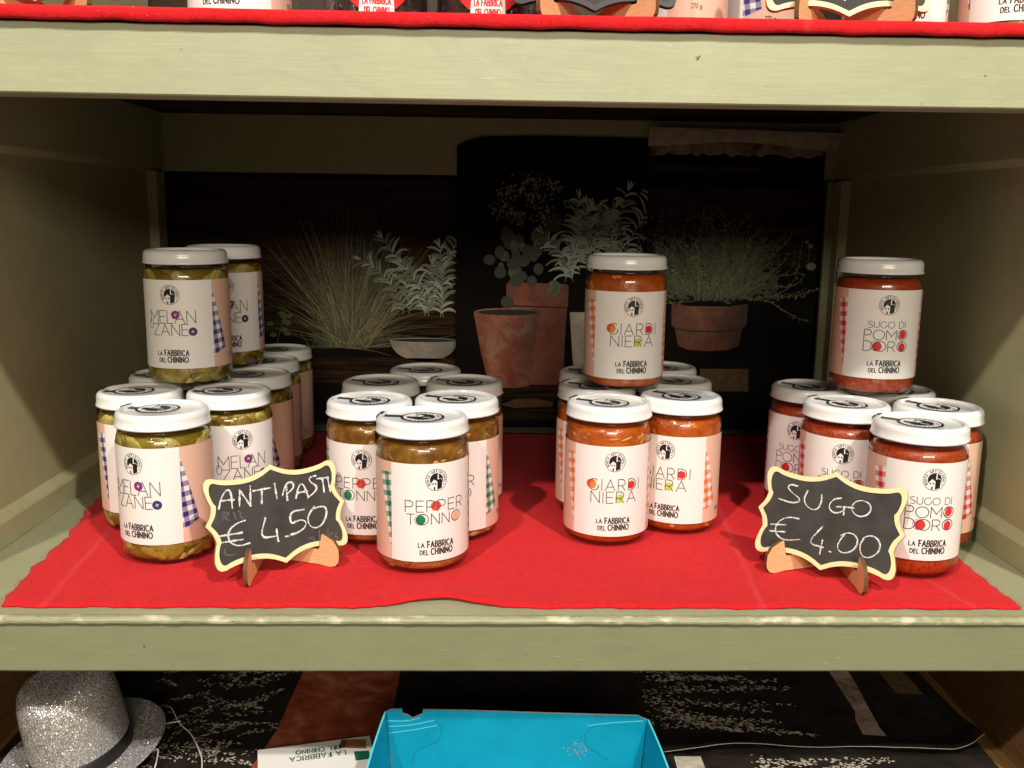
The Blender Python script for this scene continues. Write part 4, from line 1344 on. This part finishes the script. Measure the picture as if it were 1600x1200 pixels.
for j in range(NYs + 1):
    for i in range(NXs + 1):
        x = -.100 + .596 * i / NXs
        for (a, b), (c, d_) in zip(edge, edge[1:]):
            if a <= x <= c + 1e-9:
                yf = b + (d_ - b) * (x - a) / (c - a); break
        y = yf + (.566 - yf) * (j / NYs) ** 1.5
        x2 = x - .012 * (y - yf) * (x / .5)
        vs.append((x2, y, Z4 + .0035 * math.exp(-((y - yf) / .02) ** 2) * (1 + math.sin(x * 34)) + .008 * math.exp(-((x - .5) / .03) ** 2) * math.exp(-((y - yf) / .03) ** 2)))
W = NXs + 1
fs = [(j * W + i, j * W + i + 1, (j + 1) * W + i + 1, (j + 1) * W + i) for j in range(NYs) for i in range(NXs)]
sh = link('printed_sheet', mesh_from('printed_sheet', vs, fs, ['print_dusk'], None, True))
tag(sh, 'dark printed sheet with lavender sprays and curled white front edge', 'print', 'printed sheets lying in the lower compartment')
b = NXs + 1
ev = [vs[i] for i in range(b)] + [(x, y - .0002, z - .00045) for x, y, z in vs[:b]]
link('paper_edge', mesh_from('paper_edge', ev, [(i, i + 1, b + i + 1, b + i) for i in range(b - 1)], ['string_grey']), sh)
p = Print(fplane(Z4 + .0006))
for k in range(10):
    x0, y0 = .165 + rnd.uniform(-.012, .03), .30 + k * .012
    lavender(p, x0, y0, x0 + rnd.uniform(.09, .16), y0 - rnd.uniform(-.015, .035), 85, .0040)
lavender(p, .180, .320, .330, .272, 190, .0042, -.004)
lavender(p, .200, .305, .260, .277, 90, .0035)
quick_mesh(p, 'printed_lavender', sh)
p = Print(fplane(Z4 + .0006))
zz = [(.3762, .2590), (.3994, .2600), (.4010, .290), (.4030, .300), (.4060, .330), (.4070, .345), (.4110, .375), (.4140, .4164), (.4160, .560), (.393, .560), (.3907, .4164), (.3890, .360), (.3850, .320), (.3800, .300)]
p.poly([(a + rnd.uniform(-.002, .002), b_ + rnd.uniform(-.002, .002)) for a, b_ in zz], MI['peeling'], .0002)
p.poly([(.4469, .3558), (.4760, .3530), (.4770, .5600), (.448, .560)], MI['tan'], .0002)
quick_mesh(p, 'printed_planks', sh)
# flyer lying face up, turned away from the viewer
fl = [(-.2222, .2484), (-.1177, .2735), (-.0850, .1400), (-.1895, .1150)]
o = floor_sheet('flyer', fl, ZF + .0062, 'paper_white', 'white flyer printed with a green name, half under the blue box')
o['category'] = 'flyer'; del o['group']
plain('ink_green', (0.01, 0.12, 0.06), 0.5); plain('flyer_brick', (0.35, 0.16, 0.07), 0.5, 0.4, 0.3, 300); plain('flyer_dark', (0.13, 0.055, 0.035), 0.5)
ex, ey = Vector((.1045, .0251)).normalized(), Vector((.0327, -.1334)).normalized()
def fly(u, v, o_):
    q = Vector((-.1177, .2735)) + (-ex) * u + ey * v
    return (q.x, q.y, ZF + .0062 + o_)
p = Print(fly)
def flip(pts): return pts
for s, u0, w1, v, h in (('DEL CHININO', .0300, .042, .0100, .0065), ('LA FABBRICA', .0260, .052, .0200, .0075)):
    for st in text_strokes(s, 0, 0, w1, h, .3):
        p.stroke([(u0 + a, v + b_) for a, b_ in st], .0012, 0, .0002)
p.poly([(.004, .006), (.022, .002), (.026, .016), (.006, .022)], 1, .0002); p.poly([(.022, .002), (.028, .001), (.032, .015), (.026, .016)], 2, .0002)
p.poly([(.004, .026), (.018, .024), (.018, .040), (.004, .040)], 0, .0002)
link('printed_name', p.mesh('printed_name', ['ink_green', 'flyer_brick', 'flyer_dark']), o)

# blue cardboard tray: back wall with flared side walls
def card():
    t = NT('blue_card')
    a = t.noise(t.coords(), 22, 4)
    sc = t.noise(t.coords((30, 6, 60)), 12, 3, .5, .5)
    c = t.ramp(a, [(0.3, (0.0, 0.25, 0.40)), (0.7, (0.003, 0.33, 0.50))])
    m = t.ramp(sc, [(0.70, (0, 0, 0)), (0.73, (1, 1, 1))])
    t.color(t.mix(t.math('MULTIPLY', m, .25), c, (0.08, 0.5, 0.65)))
    t.set(0.38, 0.45)
    t.bump(a, .15, .002)
card(); plain('blue_crease', (0.004, 0.16, 0.26), 0.6); plain('card_raw', (0.42, 0.33, 0.22), 0.8); plain('blue_scuff', (0.10, 0.55, 0.70), 0.5)
bx = empty('cardboard_tray', (.025, .12, ZF))
tag(bx, 'bright blue open cardboard tray with a torn top corner', 'box')
def W2(me, name):
    o_ = link(name, me, bx); o_.matrix_parent_inverse = Matrix.Translation((-.025, -.12, -ZF)); return o_
top = [(-.0925, -.1755), (-.0890, -.1735), (-.0787, -.1733), (-.0780, -.1775), (-.0735, -.1790), (-.0689, -.1822), (-.0640, -.1800), (-.0603, -.1783), (-.0597, -.1738), (-.02, -.1745), (.05, -.1772), (.1360, -.1800), (.1400, -.1822), (.1439, -.1836)]
back = top + [(.1390, -.2470), (-.0880, -.2470)]
W2(extrude_poly('back_wall', back, .0018, ['blue_card', 'card_raw'], 1, lambda a, b, d: (a, .2000 + d, b)), 'back_wall')
def sidewall(xt, xs, sg, name):
    # from the back wall corner coming forward and spreading outwards, top edge bowed
    vs, fs = [], []
    N = 14
    for k in range(N + 1):
        t = k / N
        y = .2002 - .116 * t
        x = xt + sg * (.0002 + .012 * t)
        zt = -.1755 - .0030 * t - .020 * t * t if sg < 0 else -.1836 - .002 * t - .020 * t * t
        vs += [(x, y, zt), (x - sg * .004 * (1 - t * .3), y, -.2470), (x + sg * .0016, y, zt), (x + sg * .0016 - sg * .004 * (1 - t * .3), y, -.2470)]
    for k in range(N):
        a, c = 4 * k, 4 * k + 4
        fs += [(a, a + 1, c + 1, c), (a + 2, c + 2, c + 3, a + 3), (a, c, c + 2, a + 2), (a + 1, a + 3, c + 3, c + 1)]
    fs += [(0, 2, 3, 1), (4 * N, 4 * N + 1, 4 * N + 3, 4 * N + 2)]
    fm = [0, 0, 1, 0] * N + [0, 0]
    W2(mesh_from(name, vs, fs, ['blue_card', 'blue_scuff'], fm), name)
sidewall(-.0925, 0, -1, 'side_wall'); sidewall(.1439, 0, 1, 'side_wall')
W2(box_mesh('bottom', -.094, .146, .086, .199, -.2490, -.2475, 'blue_card', 0), 'bottom')
def bprint(): return Print(lambda u, v, o_: (u, .2000 - o_, v))
for m_, w_, pts in ((1, .0009, [(-.091, -.1845), (-.075, -.1850), (-.062, -.1815)]), (1, .0009, [(-.0905, -.1900), (-.070, -.1890), (-.050, -.1840)]), (1, .0009, [(-.0900, -.1965), (-.068, -.1935), (-.047, -.1890)]), (1, .0009, [(.0900, -.1895), (.112, -.1865), (.140, -.1850)]),
        (0, .0006, [(-.0475, -.1850), (-.0425, -.1925), (-.0440, -.2010), (-.0510, -.2080), (-.0680, -.2140), (-.0700, -.2300)]), (0, .0006, [(.1000, -.1890), (.0900, -.1935), (.0870, -.2020), (.0900, -.2110), (.0980, -.2160), (.1100, -.2250)])):
    p = bprint(); p.stroke(smooth_line(pts), w_, 0, .0002)
    W2(p.mesh('crease', [('blue_crease', 'blue_scuff')[m_]]), 'crease')
p = bprint()
for k in range(60):
    p.disc(.082 + rnd.gauss(0, .006), -.2130 + rnd.gauss(0, .004), rnd.uniform(.0002, .0006), None, 0, .0003, 6)
o_ = W2(p.mesh('scuff_marks', ['card_raw']), 'scuff_marks'); o_['kind'] = 'stuff'

# glitter hat
def glitter():
    t = NT('silver_glitter')
    v = t.coords()
    vo = t.n('ShaderNodeTexVoronoi'); vo.inputs['Scale'].default_value = 1700
    t.l(v, vo.inputs['Vector'])
    sp = t.n('ShaderNodeSeparateColor'); t.l(vo.outputs['Color'], sp.inputs[0])
    t.color(t.ramp(sp.outputs[0], [(0.0, (0.30, 0.295, 0.285)), (0.7, (0.44, 0.43, 0.42)), (0.95, (0.85, 0.84, 0.82))]))
    gm = t.n('ShaderNodeNewGeometry')
    # every flake gets a tilt of its own
    mx = t.n('ShaderNodeVectorMath', operation='SUBTRACT'); t.l(vo.outputs['Color'], mx.inputs[0]); mx.inputs[1].default_value = (.5, .5, .5)
    sc = t.n('ShaderNodeVectorMath', operation='SCALE'); t.l(mx.outputs[0], sc.inputs[0]); sc.inputs['Scale'].default_value = 0.95
    ad = t.n('ShaderNodeVectorMath', operation='ADD'); t.l(gm.outputs['Normal'], ad.inputs[0]); t.l(sc.outputs[0], ad.inputs[1])
    nm = t.n('ShaderNodeVectorMath', operation='NORMALIZE'); t.l(ad.outputs[0], nm.inputs[0])
    t.l(nm.outputs[0], t.b.inputs['Normal'])
    t.set(0.28, 0.8)
    t.b.inputs['Metallic'].default_value = 0.42
glitter(); plain('hat_ribbon', (0.010, 0.009, 0.010), 0.45, 0.5); plain('gold_thread', (0.50, 0.40, 0.22), 0.4, 0.5)
hat = empty('fedora_hat', (-.383, .238, ZF + .012))

hat.rotation_euler = (R_(3), R_(-9), R_(8))
tag(hat, 'small silver glitter fedora hat with black band', 'hat')
def superlathe(prof, ax, ay, seg=64, dent=0.0):
    vs, fs = [], []
    n = len(prof)
    for k in range(seg):
        a = 2 * math.pi * k / seg
        for r, z in prof:
            zz = z - dent * max(0, (z - .065) / .02) * math.exp(-(math.cos(a) * r * ax / .018) ** 2) if z > .065 else z
            vs.append((r * ax * math.cos(a), r * ay * math.sin(a), zz))
    for k in range(seg):
        k2 = (k + 1) % seg
        for i in range(n - 1):
            fs.append((k * n + i, k2 * n + i, k2 * n + i + 1, k * n + i + 1))
    return vs, fs
v, f = superlathe([(.0475, .000), (.0474, .014), (.0472, .030), (.0468, .050), (.0456, .068), (.0430, .079), (.0380, .0855), (.0280, .0885), (.014, .0890), (0.0, .0888)], 1.0, 1.12, 64, .004)
link('crown', mesh_from('crown', v, f, ['silver_glitter'], None, True), hat)
v, f = superlathe([(.0480, .0005), (.0560, -.0006), (.0680, -.0002), (.0800, .0030), (.0812, .0040), (.0800, .0046), (.0680, .0014), (.0560, .0010), (.0478, .0020)], 1.0, 1.08)
link('brim', mesh_from('brim', v, f, ['silver_glitter'], None, True), hat)
v, f = superlathe([(.0482, .0015), (.0486, .0030), (.0480, .0150), (.0470, .0160)], 1.0, 1.12)
link('band', mesh_from('band', v, f, ['hat_ribbon'], None, True), hat)
def wire(name, pts, r, mat, parent=None, seg=6):
    cu = bpy.data.curves.new(name, 'CURVE'); cu.dimensions = '3D'; cu.bevel_depth = r; cu.bevel_resolution = 2
    sp = cu.splines.new('NURBS'); sp.points.add(len(pts) - 1)
    for q, c in zip(sp.points, pts): q.co = (*c, 1)
    sp.use_endpoint_u = True; sp.order_u = 3
    tmp = bpy.data.objects.new(name, cu); COL.objects.link(tmp)
    dg = bpy.context.evaluated_depsgraph_get()
    me = bpy.data.meshes.new_from_object(tmp.evaluated_get(dg))
    bpy.data.objects.remove(tmp)
    me.materials.clear(); me.materials.append(MATS[mat])
    return link(name, me, parent)
plain('white_string', (0.62, 0.60, 0.54), 0.6)
def on_crown(a, z, off=.0007):
    r = .0468 - .0002 * z / .01
    if z > .05: r = .0468 - (z - .05) * .07
    return ((r + off) * math.cos(a), (r + off) * 1.12 * math.sin(a), z)
for pts in ([(-2.15, .044), (-2.0, .052), (-1.75, .055), (-1.5, .061), (-1.30, .057), (-1.45, .052), (-1.75, .048), (-2.05, .040), (-2.2, .032)], [(-1.45, .056), (-1.2, .062), (-1.05, .055), (-1.12, .044), (-1.22, .036), (-1.15, .030)]):
    wire('thread', [on_crown(a, z) for a, z in pts], .00035, 'gold_thread', hat)
s1 = wire('string', [(-.333, .318, ZF + .012), (-.3266, .3148, ZF + .016), (-.3150, .2950, ZF + .014), (-.3062, .2819, ZF + .013), (-.2900, .2630, ZF + .016), (-.2766, .2424, ZF + .013), (-.2650, .2200, ZF + .010), (-.2609, .1900, ZF + .006)], .0006, 'white_string')
tag(s1, 'white string curling down beside the glitter hat', 'string', 'loose white strings')
s2 = wire('string', [(-.352, .262, ZF + .018), (-.3307, .2762, ZF + .016), (-.3200, .2800, ZF + .0155), (-.3065, .2835, ZF + .0165)], .0006, 'white_string')
tag(s2, 'short white string end knotted near the hat brim', 'string', 'loose white strings')
s3 = wire('string', [(-.350, .190, ZF + .012), (-.336, .2083, ZF + .016), (-.3200, .2280, ZF + .016), (-.3130, .2385, ZF + .015), (-.3115, .2330, ZF + .013), (-.3080, .2150, ZF + .010), (-.3060, .1950, ZF + .006)], .0008, 'white_string')
tag(s3, 'white string looped in front of the hat brim', 'string', 'loose white strings')

# lower compartment things are scaled down about the camera position, onto the lower board
LK = .818
for o in list(bpy.data.objects):
    if o.name in UPPER_OBJECTS or o.parent is not None:
        continue
    k = LK * (.93 if o.name.startswith('fedora') else 1.0)
    x, y, z = o.location
    o.location = (LK * x - .0009, LK * y - .1049, LK * z + .0495)
    for q in [o] + list(o.children_recursive):
        if q.type == 'MESH':
            q.data.transform(Matrix.Scale(k, 4))
        if q is not o:
            q.location = q.location * k
            mpi = q.matrix_parent_inverse.copy()
            mpi.translation = mpi.translation * k
            q.matrix_parent_inverse = mpi
